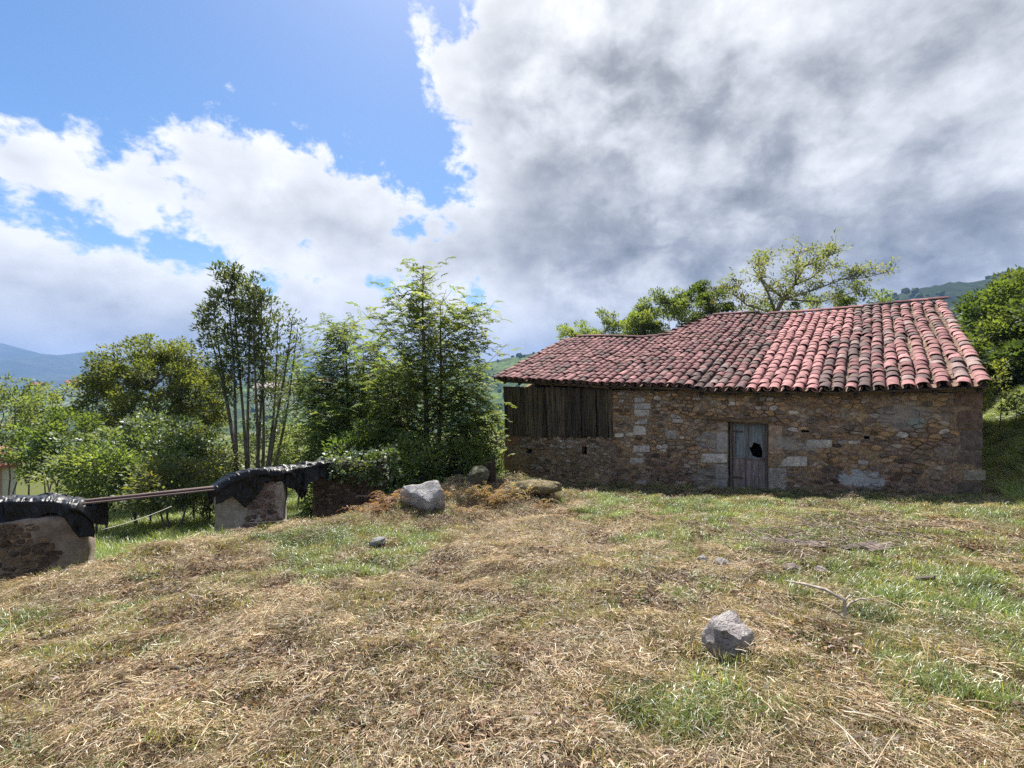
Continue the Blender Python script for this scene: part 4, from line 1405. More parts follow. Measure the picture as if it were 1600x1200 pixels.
for i, (px, py, Y, s, lab, c) in enumerate(((1098, 868, 5.2, .10, 'small white stone left of the scattered slates', (0.45, 0.44, 0.43)), (1128, 873, 5.05, .15, 'flat pale stone chip near the scattered slates', (0.36, 0.34, 0.33)),
                                            (1235, 882, 4.85, .14, 'pinkish flat stone among the debris patch', (0.34, 0.27, 0.25)), (590, 843, 6.6, .17, 'whitish stone half hidden in grass below the boulder', (0.40, 0.41, 0.42)),
                                            (451, 876, 5.4, .10, 'grey stone in the mown grass below the middle pillar', (0.26, 0.25, 0.26)), (812, 746, 10.0, .10, 'pale pebble on the heap by the mossy slab', (0.42, 0.4, 0.38)),
                                            (1282, 880, 4.75, .10, 'little pale wedge of stone in the debris patch', (0.36, 0.32, 0.30)))):
    x = (px - 800) / F * Y
    boulder('rock', (x, Y, h1(x, Y) + .03 + s * .2), (s * 1.5, s, s * .8), 31 + i, (0, .1, i * 1.3), 6, c, lab, sub=2)

# broken boards and slates lying by the debris patch
m_slat = wood_mat('rotten_board', (0.05, 0.04, 0.035), (0.17, 0.14, 0.125), vert=False)
for i, (p0, p1, Y0, Y1, w, lab) in enumerate(((( 1192, 838), (1235, 850), 6.0, 5.75, .09, 'thin rotten board at the top left of the debris patch'), ((1215, 845), (1292, 864), 5.85, 5.45, .14, 'long dark rotten plank lying across the debris patch'),
                                              ((1318, 868), (1368, 858), 5.35, 5.55, .07, 'dark stick of wood right of the long plank'), ((1355, 872), (1398, 864), 5.25, 5.4, .11, 'short grey plank at the right of the debris patch'),
                                              ((1430, 921), (1462, 930), 4.3, 4.2, .04, 'thin dark stick lying at the right of the cut shrub'))):
    a = Vector(((p0[0] - 800) / F * Y0, Y0, 0)); b_ = Vector(((p1[0] - 800) / F * Y1, Y1, 0))
    a.z = h1(a.x, a.y) + .085; b_.z = h1(b_.x, b_.y) + .085
    d = b_ - a
    b = MB(); b.box((0, 0, 0), (d.length, w, .03), col=(1, 1, 1) if i != 3 else (1.6, 1.55, 1.5), bev=.006, jit=.008)
    o = obj('plank', b.mesh('plank', m_slat), None, (a + b_) / 2)
    o.rotation_euler = Euler((0.25, -math.asin(d.z / d.length), math.atan2(d.y, d.x)))
    tag(o, lab, 'plank', 'rotten boards in the grass')

# cut brush strewn round the boards
k = M('brush_twig', 0.9, 0.1); nn = k.noise(20, 3, .6, k.pos()); k.base(k.mix(k.rng(nn, .3, .7), (0.14, 0.10, 0.08), (0.42, 0.34, 0.28)))
b = MB()
rg = np.random.default_rng(77)
for i in range(230):
    px, py = rg.normal(1300, 75), rg.normal(868, 20)
    v = (max(py, 830) - 600) / F; Y = 1.485 / (v - .115)
    x = (px - 800) / F * Y; z = h1(x, Y)
    a_ = rg.normal(2.6, .9); L_ = rg.uniform(.12, .55); r_ = rg.uniform(.003, .009)
    q0 = Vector((x, Y, z + rg.uniform(.04, .14))); dv = Vector((math.cos(a_), math.sin(a_), rg.normal(0, .10))) * L_
    b.tube([q0, q0 + dv * .5 + Vector((0, 0, rg.uniform(-.01, .05))), q0 + dv], (r_, r_ * .8, r_ * .4), 4)
tag(obj('cut_brush', b.mesh('cut_brush', k.m, True)), 'tangle of dry cut twigs strewn round the rotten boards', 'brush', kind='stuff')

# cut shrub: a pale stake with side twigs
k = M('peeled_twig', 0.8, 0.2); nn = k.noise(30, 4, .6); k.base(k.mix(k.rng(nn, .3, .7), (0.24, 0.20, 0.16), (0.50, 0.45, 0.38))); m_twig = k.m
e_x, e_y = (1320 - 800) / F * 3.55, 3.55
tw = empty('cut_shrub', (e_x, e_y, h1(e_x, e_y)), 0, 'pale cut shrub stem with forked twigs right of the lone rock', 'shrub')
for nm, pts, r in (('stem', [(0, 0, -.03), (.0, .0, .10), (.005, .01, .21), (-.01, .03, .25)], (.017, .014, .011, .008)), ('twig', [(.005, 0, .14), (.05, .02, .19), (.14, .04, .215), (.26, .06, .20)], (.009, .008, .006, .003)),
                   ('twig', [(.0, .01, .20), (.05, .03, .24), (.10, .05, .23)], (.007, .006, .003)), ('twig', [(0, 0, .08), (-.06, .03, .13), (-.10, .05, .15)], (.007, .006, .003)),
                   ('twig', [(-.01, .03, .22), (-.06, .12, .25), (-.15, .25, .24), (-.22, .42, .2)], (.009, .012, .010, .004))):
    b = MB(); b.tube(pts, r, 6); obj(nm, b.mesh(nm, m_twig, True), tw)
for (px, py, Y, h, lean, lab) in ((375, 1108, 2.75, .20, -.02, 'dry pale stalk standing in the straw of the left foreground'), (766, 762, 9.8, .0, 0, '')):
    if not lab: continue
    x = (px - 800) / F * Y; z = h1(x, Y)
    b = MB(); b.tube([(0, 0, -.02), (lean, 0, h * .5), (lean * 1.4, .01, h)], (.005, .004, .002), 5)
    b.tube([(lean, 0, h * .8), (lean - .03, 0, h * .95)], (.003, .001), 4)
    tag(obj('dry_stalk', b.mesh('dry_stalk', m_twig, True), None, (x, Y, z)), lab, 'stalk')
# broken dark post on the heap
p = at(766, 755, 10.3)
b = MB(); zz = h1(p.x, p.y)
b.tube([(0, 0, -.1), (0.01, 0, .22), (.015, 0, .42)], (.12, .11, .10), 9, (.5, .5, .5))
b.tube([(.06, 0, .40), (.07, 0, .55)], (.035, .02), 6, (.5, .5, .5))
tag(obj('broken_post', b.mesh('broken_post', m_dark), None, (p.x, p.y, zz)), 'short dark broken post on the heap before the barn', 'post')

# pale pipe on the bank at the right
k = M('pale_pipe', 0.5, 0.4); k.base((0.72, 0.73, 0.74))
pts = []
for px, Y in ((1562, 14.6), (1590, 13.6), (1625, 12.4), (1670, 11.2)):
    x = (px - 800) / F * Y; pts.append((x, Y, h1(x, Y) + .14))
b = MB(); b.tube(pts, .024, 8)
tag(obj('pipe', b.mesh('pipe', k.m, True)), 'pale straight pipe lying down the bank right of the barn', 'pipe')


# ------------------------------------------------------------------ white house at the left edge
def white_house():
    p = at(25, 745, 21.0)
    zg = h1(p.x - 2, p.y + 2) - .3
    e = empty('white_house', (p.x, p.y, 0), rad(47), 'corner of a white house with a red roof at the far left edge', 'house')
    kw = M('white_wall', .9, .1); kw.base(kw.mix(kw.noise(1.5), (.62, .60, .58), (.78, .76, .74)))
    kr = M('house_roof', .9, .1); kr.base(kr.mix(kr.noise(3), (.26, .10, .07), (.42, .19, .13)))
    kp = M('pink_band', .9, .1); kp.base(kp.mix(kp.noise(3), (.42, .26, .26), (.5, .34, .33)))
    zt = at(25, 722, 21.0).z
    b = MB(); b.box((-4, 2.5, (zg + zt) / 2), (8, 5, zt - zg)); obj('wall', b.mesh('wall', kw.m), e)
    b = MB(); b.box((-.52, -.012, (zg + zt) / 2), (.16, .05, zt - zg - .05)); obj('band', b.mesh('band', kp.m), e)
    b = MB()
    b.add([(-8.3, -.4, zt - .05), (.2, -.4, zt - .05), (.2, 5.4, zt - .05), (-8.3, 5.4, zt - .05), (-7, 2.5, zt + 1.3), (-1.8, 2.5, zt + 1.3), (-8.3, -.4, zt - .17), (.2, -.4, zt - .17), (.2, 5.4, zt - .17), (-8.3, 5.4, zt - .17)],
          [(0, 1, 5, 4), (1, 2, 5), (2, 3, 4, 5), (3, 0, 4), (6, 7, 1, 0), (7, 8, 2, 1), (8, 9, 3, 2), (9, 6, 0, 3), (6, 9, 8, 7)])
    obj('roof', b.mesh('roof', kr.m), e)
    kg = M('house_window', .2, .5); kg.base((.05, .06, .07))
    b = MB(); b.box((-2.2, -.01, zt - 1.2), (.9, .06, 1.0)); obj('window', b.mesh('window', kg.m), e)


white_house()

# ------------------------------------------------------------------ trees, shrubs and creepers
m_leaf = leaf_mat('leaf', 0.50, 0.025, 0.55)
m_leaf_gl = leaf_mat('glossy_leaf', 0.42, 0.06, 0.5)
m_bark = bark_mat('bark')
m_bark_pale = bark_mat('bark_pale', (0.13, 0.115, 0.10), (0.28, 0.26, 0.23))


def basis(d):
    d = d / (np.linalg.norm(d, axis=1, keepdims=True) + 1e-9)
    up = np.where(np.abs(d[:, 2:3]) > 0.95, np.array([[1.0, 0, 0]]), np.array([[0, 0, 1.0]]))
    s = np.cross(d, up); s /= np.linalg.norm(s, axis=1, keepdims=True) + 1e-9
    n = np.cross(s, d)
    return d, s, n


def leaf_quads(P, D, size, aspect=0.45, roll=0.9, rng=RNG):
    """pointed leaf blades: base P, direction D, length size"""
    d, s, n = basis(D)
    a = rng.uniform(-roll, roll, (len(P), 1))
    s2 = s * np.cos(a) + n * np.sin(a)
    n2 = np.cross(s2, d)
    L = np.asarray(size).reshape(-1, 1) * np.ones((len(P), 1))
    w = L * aspect * 0.5
    v0 = P; v2 = P + d * L - n2 * L * 0.10
    m = P + d * L * 0.45
    v1 = m + s2 * w + n2 * w * .25; v3 = m - s2 * w + n2 * w * .25
    V = np.stack([v0, v1, v2, v3], 1).reshape(-1, 3)
    return V, np.arange(len(V)).reshape(-1, 4)


def pick_cols(n, pal, rng, var=0.25):
    pal = np.array(pal)
    return pal[rng.integers(len(pal), size=n)] * rng.uniform(1 - var, 1 + var, (n, 1))


def crown_mesh(name, clumps, per, size, aspect, pal, rng, mat, outward=0.5, centre=None, droop=0.0, up=0.25):
    """leaf sprays: clumps are (x, y, z, radius, weight)"""
    Ps, Ds, Cs, Ss = [], [], [], []
    cen = np.array(centre) if centre is not None else np.mean([c[:3] for c in clumps], 0)
    for c in clumps:
        n = max(3, int(per * c[4]))
        o = rng.standard_normal((n, 3)); o /= np.linalg.norm(o, axis=1, keepdims=True)
        r = c[3] * rng.random((n, 1)) ** 0.42
        p = np.array(c[:3]) + o * r * np.array([1, 1, 0.75])
        out = p - cen; out /= np.linalg.norm(out, axis=1, keepdims=True) + 1e-9
        d = o * 0.7 + out * outward + rng.standard_normal((n, 3)) * 0.45 + np.array([0, 0, up - droop])
        Ps.append(p); Ds.append(d); Ss.append(size * rng.uniform(0.6, 1.3, n))
        base = pick_cols(1, pal, rng, 0.15)
        Cs.append(base * rng.uniform(0.75, 1.25, (n, 1)) * 0.6 + pick_cols(n, pal, rng) * 0.4)
    P, D, C, S = np.concatenate(Ps), np.concatenate(Ds), np.concatenate(Cs), np.concatenate(Ss)
    V, Fc = leaf_quads(P, D, S, aspect, rng=rng)
    return mesh_np(name, V, Fc, mat, np.repeat(C, 4, 0))


def limb(b, p0, p1, r0, r1, rng, bow=0.12, n=6, sides=6):
    p0, p1 = Vector(p0), Vector(p1)
    L = (p1 - p0).length
    off = Vector(rng.standard_normal(3)) * bow * L
    off.z = abs(off.z) * 0.6 + 0.08 * L
    pts = []
    for i in range(n):
        t = i / (n - 1)
        q = p0.lerp(p1, t) + off * (4 * t * (1 - t)) * 0.5 + Vector(rng.standard_normal(3)) * 0.012 * L * (0 < i < n - 1)
        pts.append(q)
    b.tube(pts, [r0 + (r1 - r0) * (i / (n - 1)) for i in range(n)], sides)
    return pts


def bushy_tree(name, x, y, clumps, per, size, aspect, pal, label, cat='tree', group=None, stems=1, r=0.12, bark=None, mat=None, seed=1, spread=0.5, droop=0.0, fork=0.35, limbs=None, z0=None):
    """trunk with limbs that reach every leaf clump"""
    rng = np.random.default_rng(seed)
    zg = (h1(x, y) if z0 is None else z0)
    e = empty(name, (x, y, zg), 0, label, cat, group)
    cl = np.array(clumps, float)
    cen = cl[:, :3].mean(0)
    top = cl[:, 2].max()
    b = MB()
    tips = []
    for k_ in range(stems):
        a = 2 * math.pi * k_ / stems + rng.uniform(0, 1)
        bx_, by_ = (0, 0) if stems == 1 else (0.18 * math.cos(a) * spread * 2, 0.18 * math.sin(a) * spread * 2)
        f = Vector((cen[0] - x + spread * math.cos(a) * (stems > 1), cen[1] - y + spread * math.sin(a) * (stems > 1), (cen[2] - zg) * (0.75 + fork)))
        pts = limb(b, (bx_, by_, -0.15), f, r / math.sqrt(stems), r * 0.35 / math.sqrt(stems), rng, 0.03, 9, 7)
        tips.append(pts)
    for c in (cl if limbs is None else cl[rng.permutation(len(cl))[:limbs]]):
        q = Vector((c[0] - x, c[1] - y, c[2] - zg))
        best = min(((p, i, pts) for pts in tips for i, p in enumerate(pts[2:])), key=lambda t: (t[0] - q).length + 0.9 * max(0, t[0].z - q.z + .2))
        limb(b, best[0], q, max(0.012, r * 0.26), 0.006, rng, 0.10, 5, 5)
    obj('trunk', b.mesh('trunk', bark or m_bark, True), e)
    me = crown_mesh('crown', [(c[0] - x, c[1] - y, c[2] - zg, c[3], c[4]) for c in clumps], per, size, aspect, pal, rng, mat or m_leaf, droop=droop)
    obj('crown', me, e)
    return e


def ellipsoid_clumps(cx, cy, cz, rx, ry, rz, n, cr, rng, shell=0.55, flat=-0.8, noise=0.22):
    out = []
    while len(out) < n:
        o = rng.standard_normal(3); o /= np.linalg.norm(o)
        if o[2] < flat: continue
        r = (shell + (1 - shell) * rng.random() ** 0.5) * (1 + noise * rng.standard_normal() * 0.5)
        out.append((cx + rx * o[0] * r, cy + ry * o[1] * r, cz + rz * o[2] * r, cr * rng.uniform(0.7, 1.3), rng.uniform(0.6, 1.3)))
    return out


G_DARK = [(0.053, 0.087, 0.024), (0.075, 0.112, 0.030), (0.098, 0.128, 0.033), (0.068, 0.090, 0.027)]
G_OLIVE = [(0.112, 0.128, 0.033), (0.143, 0.150, 0.039), (0.083, 0.102, 0.030), (0.180, 0.173, 0.045)]
G_MID = [(0.083, 0.128, 0.036), (0.112, 0.165, 0.045), (0.143, 0.188, 0.057), (0.075, 0.108, 0.033)]
G_LIGHT = [(0.150, 0.210, 0.060), (0.195, 0.240, 0.075), (0.128, 0.180, 0.053), (0.225, 0.255, 0.090)]
G_GREY = [(0.128, 0.165, 0.083), (0.165, 0.203, 0.105), (0.105, 0.143, 0.068)]
rt = np.random.default_rng(99)

# round dark tree
c = at(248, 640, 22)
bushy_tree('round_tree', c.x, c.y, ellipsoid_clumps(c.x, c.y, c.z + .35, 2.65, 2.6, 2.75, 230, 0.46, rt, 0.66, -.85), 210, 0.14, 0.5, [(.115, .145, .04), (.15, .175, .05), (.09, .115, .035), (.18, .19, .055)], 'dense round olive-green tree behind the left pillars', seed=2, r=.2, stems=3, limbs=110)

# tall thin tree of many stems
def stem_tree():
    rng = np.random.default_rng(14)
    bx_, by_ = at(398, 735, 17).x, 17.0
    zg = h1(bx_, by_)
    e = empty('tall_thin_tree', (bx_, by_, zg), 0, 'tall tree of many thin bare stems with tufted tops, left of centre', 'tree')
    stems = [  # base px, top px, top py, depth
        (372, 336, 470, 17.1, 1.0), (376, 352, 428, 16.9, 1.2), (384, 368, 426, 17.2, 1.2), (392, 385, 440, 17.0, 1.1), (400, 400, 462, 16.8, .9), (408, 412, 470, 17.3, .9),
        (414, 438, 500, 17.0, .42), (420, 455, 492, 16.9, .38), (424, 468, 515, 17.2, .36), (378, 322, 492, 17.0, .8), (396, 425, 480, 17.4, .5)]
    cl = []
    for i, (pb, pt, yt, Y, dens) in enumerate(stems):
        a = at(pb, 735, Y); t = at(pt, yt, Y)
        b = MB()
        n = 12
        pts = []
        ph = rng.uniform(0, 6)
        g = Vector((a.x - bx_, Y - by_, -.15)); tt = Vector((t.x - bx_, t.y - by_, t.z - zg)); am = Vector((a.x - bx_ + (t.x - a.x) * .10, Y - by_, a.z - zg))
        for j in range(n):
            u = j / (n - 1)
            q = g.lerp(am, u / .35) if u < .35 else am.lerp(tt, (u - .35) / .65)
            q = q + Vector((0.05 * math.sin(ph + u * 7), 0.05 * math.cos(ph + u * 5), 0))
            pts.append(q)
        b.tube(pts, [0.075 * (1 - u) + 0.012 for u in np.linspace(0, 1, n)], 6)
        lo = 0.60 if dens > .6 else 0.52
        for u in np.linspace(lo, 1.0, 15 if dens > .6 else 13):
            j = min(int(u * (n - 1)), n - 2); f = u * (n - 1) - j
            p = pts[j].lerp(pts[j + 1], f)
            if dens > .6 and u < .72 and rng.random() < .35: continue
            r = (0.42 if dens > .6 else .40) * (1.15 - .55 * (u - lo) / (1 - lo))
            for _ in range(2):
                o = Vector((rng.normal(0, r * .7), rng.normal(0, r * .7), rng.uniform(.05, .3)))
                q = p + o
                b.tube([p, p.lerp(q, .5) + Vector((0, 0, -.04)), q], (.012, .008, .004), 4)
                cl.append((q.x, q.y, q.z, .27, dens * rng.uniform(.6, 1.2)))
        obj('stem', b.mesh('stem', m_bark, True), e)
    me = crown_mesh('crown', cl, 54, 0.15, 0.42, [(0.08, 0.11, 0.035), (0.10, 0.13, 0.045), (0.065, 0.09, 0.03), (0.14, 0.16, 0.06)], rng, m_leaf_gl, up=.45)
    obj('crown', me, e)


stem_tree()


def pinnate_tree(name, x, y, top, half_w, low, n_br, n_leaf, pal, label, seed, leaf_len=0.34, pairs=7, r=0.09, lean=0.0, trunks=2, profile=None):
    """ash-like tree: rising branches set with feathery compound leaves"""
    rng = np.random.default_rng(seed)
    zg = h1(x, y)
    e = empty(name, (x, y, zg), 0, label, 'tree')
    Ht = top - zg
    b = MB()
    base_pts = []
    for k_ in range(trunks):
        n = 12
        ph = rng.uniform(0, 6)
        dx_ = (k_ - (trunks - 1) / 2) * 0.28
        pts = []
        for i in range(n):
            u = i / (n - 1)
            pts.append(Vector((dx_ * (1 + 1.5 * u * (k_ > 0)) + lean * u + .05 * math.sin(ph + 6 * u), .1 * k_ + .05 * math.cos(ph + 5 * u), -.15 + (Ht * (1 - .16 * k_) + .1) * u)))
        b.tube(pts, [r * (1 - .9 * i / (n - 1)) * (1 - .25 * k_) + .006 for i in range(n)], 7)
        base_pts.append(pts)
    leaves_p, leaves_d = [], []
    for i in range(n_br):
        pts = base_pts[rng.integers(trunks)]
        u = (low - zg) / Ht + (1 - (low - zg) / Ht) * (i + rng.random()) / n_br
        u = min(u * .97, .985)
        j = min(int(u * 11), 10)
        p = pts[j].lerp(pts[j + 1], u * 11 - j)
        v = (p.z + zg - low) / (top - low)
        prof = profile(np.clip(v, 0, 1)) if profile else (0.35 + 1.0 * np.clip(v, 0, 1)) * (1 - np.clip(v, 0, 1)) ** 0.62 * 1.25
        L = half_w * max(.12, prof) * rng.uniform(.7, 1.15)
        a = rng.uniform(0, 2 * math.pi)
        rise = rng.uniform(.5, 1.5) * L
        q = p + Vector((math.cos(a) * L, math.sin(a) * L, rise * .75))
        m_ = p.lerp(q, .5) + Vector((0, 0, -.06 * L))
        b.tube([p, m_, q], (max(.008, r * .26 * (1 - u)), .009, .004), 5)
        nl = max(4, int(n_leaf * L / half_w))
        for _ in range(nl):
            t = rng.random() ** 0.65
            w = (p.lerp(m_, t * 2) if t < .5 else m_.lerp(q, t * 2 - 1))
            off = Vector(rng.standard_normal(3)) * .17
            aa = a + rng.normal(0, 1.3)
            leaves_p.append(w + off); leaves_d.append((math.cos(aa), math.sin(aa), rng.normal(0.25, .5)))
    obj('trunk', b.mesh('trunk', m_bark, True), e)
    P = np.array(leaves_p); D, S, N = basis(np.array(leaves_d))
    n = len(P)
    LL = leaf_len * rng.uniform(.65, 1.25, (n, 1))
    C0 = pick_cols(n, pal, rng, .3)
    Vs, Fs, Cs = [], [], []
    o = 0
    for k_ in range(pairs):
        t = (k_ + .8) / pairs
        c_ = P + D * LL * t + np.array([0, 0, -1]) * LL * .35 * t * t
        for sgn in (-1, 1):
            d = S * sgn * .9 + D * .55 + N * rng.normal(0, .18, (n, 1)) + np.array([0, 0, -.15])
            V, Fc = leaf_quads(c_, d, (LL * .34).ravel(), .42, .5, rng)
            Vs.append(V); Fs.append(Fc + o); o += len(V); Cs.append(np.repeat(C0 * rng.uniform(.85, 1.15, (n, 1)), 4, 0))
    V, Fc = leaf_quads(P + D * LL * .95 + np.array([0, 0, -1]) * LL * .32, D + np.array([0, 0, -.4]), (LL * .34).ravel(), .42, .5, rng)
    Vs.append(V); Fs.append(Fc + o); Cs.append(np.repeat(C0, 4, 0))
    obj('crown', mesh_np('crown', np.concatenate(Vs), np.concatenate(Fs), m_leaf, np.concatenate(Cs)), e)
    return e


pinnate_tree('ash_tree', -2.35, 13.5, at(680, 412, 13.5).z, 1.9, -1.6, 175, 22, G_LIGHT + [(0.11, 0.14, 0.05)], 'tall feathery-leaved tree rising beside the left end of the barn', 41, r=.10,
             profile=lambda v: 1.12 * (1 - v) ** 0.85 * (0.55 + 1.25 * min(v * 2.2, 1)) * .75 + .06)
pinnate_tree('ash_tree', at(548, 600, 16).x, 16.0, at(552, 500, 16).z, 2.0, -2.2, 140, 32, G_MID + G_LIGHT + [(0.075, 0.10, 0.035)], 'dark bushy feathery-leaved tree left of the tall one', 42, r=.09,
             profile=lambda v: 1.1 * (1 - v ** 2.2) ** .8 * .95 + .05)
pinnate_tree('ash_tree', at(612, 640, 14.4).x, 14.4, at(612, 560, 14.4).z, 1.1, -2.4, 70, 26, G_LIGHT, 'young pale feathery-leaved tree between the two bigger ones', 43, r=.05, trunks=1)
pinnate_tree('ash_sapling', at(745, 660, 13.2).x, 13.2, at(748, 610, 13.2).z, .95, -2.2, 60, 24, G_LIGHT + G_MID, 'low leafy sapling close to the barn corner', 44, r=.04, trunks=1)
pinnate_tree('ash_sapling', at(512, 680, 13.4).x, 13.4, at(512, 640, 13.4).z, .95, -2.3, 56, 24, G_LIGHT + G_MID, 'low leafy sapling above the torn black sheeting', 45, r=.04, trunks=1)

# bushes in front of and beside the round tree
def bush(px, pt, pb, Y, half_px, pal, label, seed, size=.12, per=95, n=60, cr=.34, mat=None, name='bush', aspect=.5, up=0.2, group=None):
    rng = np.random.default_rng(seed)
    t, b_ = at(px, pt, Y), at(px, pb, Y)
    zc, rz = (t.z + b_.z) / 2, (t.z - b_.z) / 2
    rx = half_px / F * Y
    return bushy_tree(name, t.x, Y, ellipsoid_clumps(t.x, Y, zc, rx, rx * .8, rz, n, cr, rng, .5, -.9, .3), per, size, aspect, pal, label, 'bush', group, stems=3, r=.06, mat=mat, seed=seed, spread=rx * .35, limbs=30)


bush(215, 655, 775, 15.5, 95, G_GREY + G_MID, 'grey-green shiny-leaved bush in front of the round tree', 51, .15, 120, 80, mat=m_leaf_gl)
bush(305, 668, 775, 16.5, 62, G_MID + G_OLIVE, 'bush at the right foot of the round tree', 52, .13, 110, 55, mat=m_leaf_gl)
bush(105, 648, 772, 16.0, 68, G_MID, 'green bush in front of the white house', 53, .13, 120, 70)
bush(30, 592, 700, 19.0, 62, G_LIGHT + G_GREY, 'loose pale bush above the white house', 54, .13, 90, 70)
bush(70, 600, 700, 23.0, 50, G_LIGHT, 'pale loose shrub behind the left bushes', 55, .13, 60, 46)
bush(150, 700, 790, 13.5, 55, G_LIGHT + G_MID, 'yellow-green bush just behind the rails', 56, .11, 110, 50)
bush(270, 722, 795, 13.0, 62, G_GREY + G_OLIVE, 'low bramble bush behind the rails near the middle pillar', 57, .11, 100, 50)
bush(470, 655, 745, 19.0, 40, G_LIGHT, 'pale leafy bush right of the thin stems', 58, .13, 80, 45)
bush(445, 560, 640, 24.0, 40, G_MID, 'small tree beyond the thin stems', 59, .14, 70, 34)
bush(640, 690, 775, 12.0, 55, G_MID + G_LIGHT, 'leafy undergrowth behind the pale boulder', 60, .11, 95, 50)
bush(725, 690, 770, 12.4, 50, G_LIGHT + G_MID, 'pale undergrowth between boulder and barn corner', 61, .11, 80, 44)
bush(560, 670, 760, 12.6, 58, G_DARK + G_MID, 'dark undergrowth above the ivy wall', 62, .12, 110, 55)
bush(770, 640, 760, 17.5, 40, G_LIGHT, 'sunlit pale bush just left of the barn corner', 63, .13, 80, 44)
bush(410, 672, 750, 22.0, 55, G_DARK + G_GREY, 'dark bush behind the thin bare stems', 64, .14, 70, 44)
bush(-125, 690, 800, 13.0, 60, G_MID, 'green bush at the left edge behind the black sheeting', 65, .12, 90, 44)
bush(330, 735, 800, 14.5, 40, G_LIGHT + G_OLIVE, 'yellowish low bush left of the middle pillar', 66, .10, 90, 36)

# behind the barn
bush(905, 500, 600, 27.0, 36, G_LIGHT, 'pale shrub peeping over the left end of the ridge', 71, .15, 120, 44)
bush(950, 482, 600, 27.5, 28, G_LIGHT + G_GREY, 'narrow pale shrub over the roof, second from left', 72, .15, 120, 44)
bush(992, 486, 600, 26.0, 38, G_LIGHT, 'small pale shrub over the roof, left of the dark one', 73, .15, 120, 50)
bush(1040, 458, 590, 26.5, 58, G_GREY + G_MID, 'leafy grey-green tree behind the dip in the roof', 74, .15, 170, 100)
bush(1098, 440, 590, 27.5, 52, G_DARK + G_MID, 'dark leafy tree behind the ridge left of the open tree', 75, .16, 170, 90)
bush(1140, 432, 590, 28.0, 42, [(0.14, 0.13, 0.03), (0.10, 0.12, 0.03)], 'yellowish leafy tree touching the open tree', 76, .15, 130, 60)
bush(1345, 448, 580, 27.0, 46, G_MID + G_LIGHT, 'green shrub over the ridge right of the open tree', 77, .15, 100, 60)
bush(1250, 462, 580, 28.5, 90, G_MID + G_LIGHT, 'green foliage low behind the ridge under the open tree', 78, .15, 110, 90)


def walnut():
    """open tree whose bare limbs show through thin yellow-green foliage"""
    rng = np.random.default_rng(81)
    Y = 26.5
    bx_ = at(1212, 500, Y).x
    zg = h1(bx_, Y)
    e = empty('open_tree', (bx_, Y, zg), 0, 'open yellow-green tree with visible bare limbs behind the roof ridge', 'tree')
    b = MB()

    def q(px, py, dy=0.0):
        p = at(px, py, Y); return Vector((p.x - bx_, dy, p.z - zg))

    trunk = [Vector((0, 0, -.2)), q(1210, 560), q(1212, 490), q(1225, 468, .1), q(1243, 445, .2), q(1262, 415, .3), q(1285, 392, .3)]
    b.tube(trunk, (.2, .18, .14, .11, .08, .05, .02), 7)
    arms = [([q(1212, 490), q(1195, 462, -.4), q(1180, 440, -.6), q(1175, 415, -.7)], .08), ([q(1225, 468), q(1205, 440, .6), q(1190, 415, .9), q(1210, 395, 1.0)], .06),
            ([q(1225, 468, .1), q(1265, 455, -.3), q(1305, 440, -.6), q(1345, 425, -.8)], .07), ([q(1243, 445, .2), q(1280, 430, .7), q(1315, 405, 1.0), q(1330, 412, 1.1)], .055),
            ([q(1243, 445), q(1235, 415, -.5), q(1240, 390, -.8)], .05), ([q(1225, 468), q(1290, 470, .4), q(1340, 455, .5), q(1372, 448, .6)], .055), ([q(1212, 490), q(1175, 475, .5), q(1150, 450, .8), q(1158, 430, .9)], .06),
            ([q(1305, 440, -.6), q(1330, 440, -.9), q(1365, 432, -1.2)], .03), ([q(1262, 415, .3), q(1300, 398, .2), q(1318, 390, .1)], .03)]
    ends = []
    for pts, r in arms + [(trunk[3:], .08)]:
        if pts is not trunk[3:]: b.tube(pts, np.linspace(r, .012, len(pts)), 6)
        for i in range(len(pts) - 1):
            for _ in range(9):
                t = rng.random(); p = pts[i].lerp(pts[i + 1], t)
                o = Vector((rng.normal(0, .5), rng.normal(0, .5), rng.normal(.25, .3)))
                m_ = p + o * .5 + Vector((0, 0, .05)); w = p + o
                b.tube([p, m_, w], (.016, .010, .004), 4)
                ends.append(w); ends.append(m_)
    obj('trunk', b.mesh('trunk', m_bark_pale, True), e)
    cl = [(p.x, p.y, p.z, .26, rng.uniform(.3, 1.3)) for p in ends if rng.random() < .85]
    obj('crown', crown_mesh('crown', cl, 19, .17, .45, [(0.20, 0.23, 0.10), (0.17, 0.21, 0.085), (0.15, 0.19, 0.08), (0.23, 0.22, 0.09)], rng, m_leaf), e)


walnut()

# dense tree right of the barn
c = at(1604, 520, 18.2)
bushy_tree('broadleaf_tree', c.x + .5, c.y, ellipsoid_clumps(c.x + .6, c.y + .4, c.z - .6, 2.9, 2.6, 2.5, 165, .55, rt, .55, -.95), 190, .18, .55, G_MID + G_DARK, 'dense dark green tree towering right of the barn', seed=91, r=.22, stems=2, limbs=70)
c = at(1690, 560, 15.5)
bushy_tree('broadleaf_tree', c.x, c.y, ellipsoid_clumps(c.x + .6, c.y + .4, c.z + .2, 2.2, 2.0, 2.5, 90, .6, rt, .5, -.95), 150, .2, .55, G_DARK, 'dark tree at the right edge beside the dense one', seed=92, r=.2, stems=2, limbs=50)
bush(1580, 478, 560, 24.0, 60, G_MID, 'sunlit tree top behind the dense dark tree', 93, .2, 110, 60)


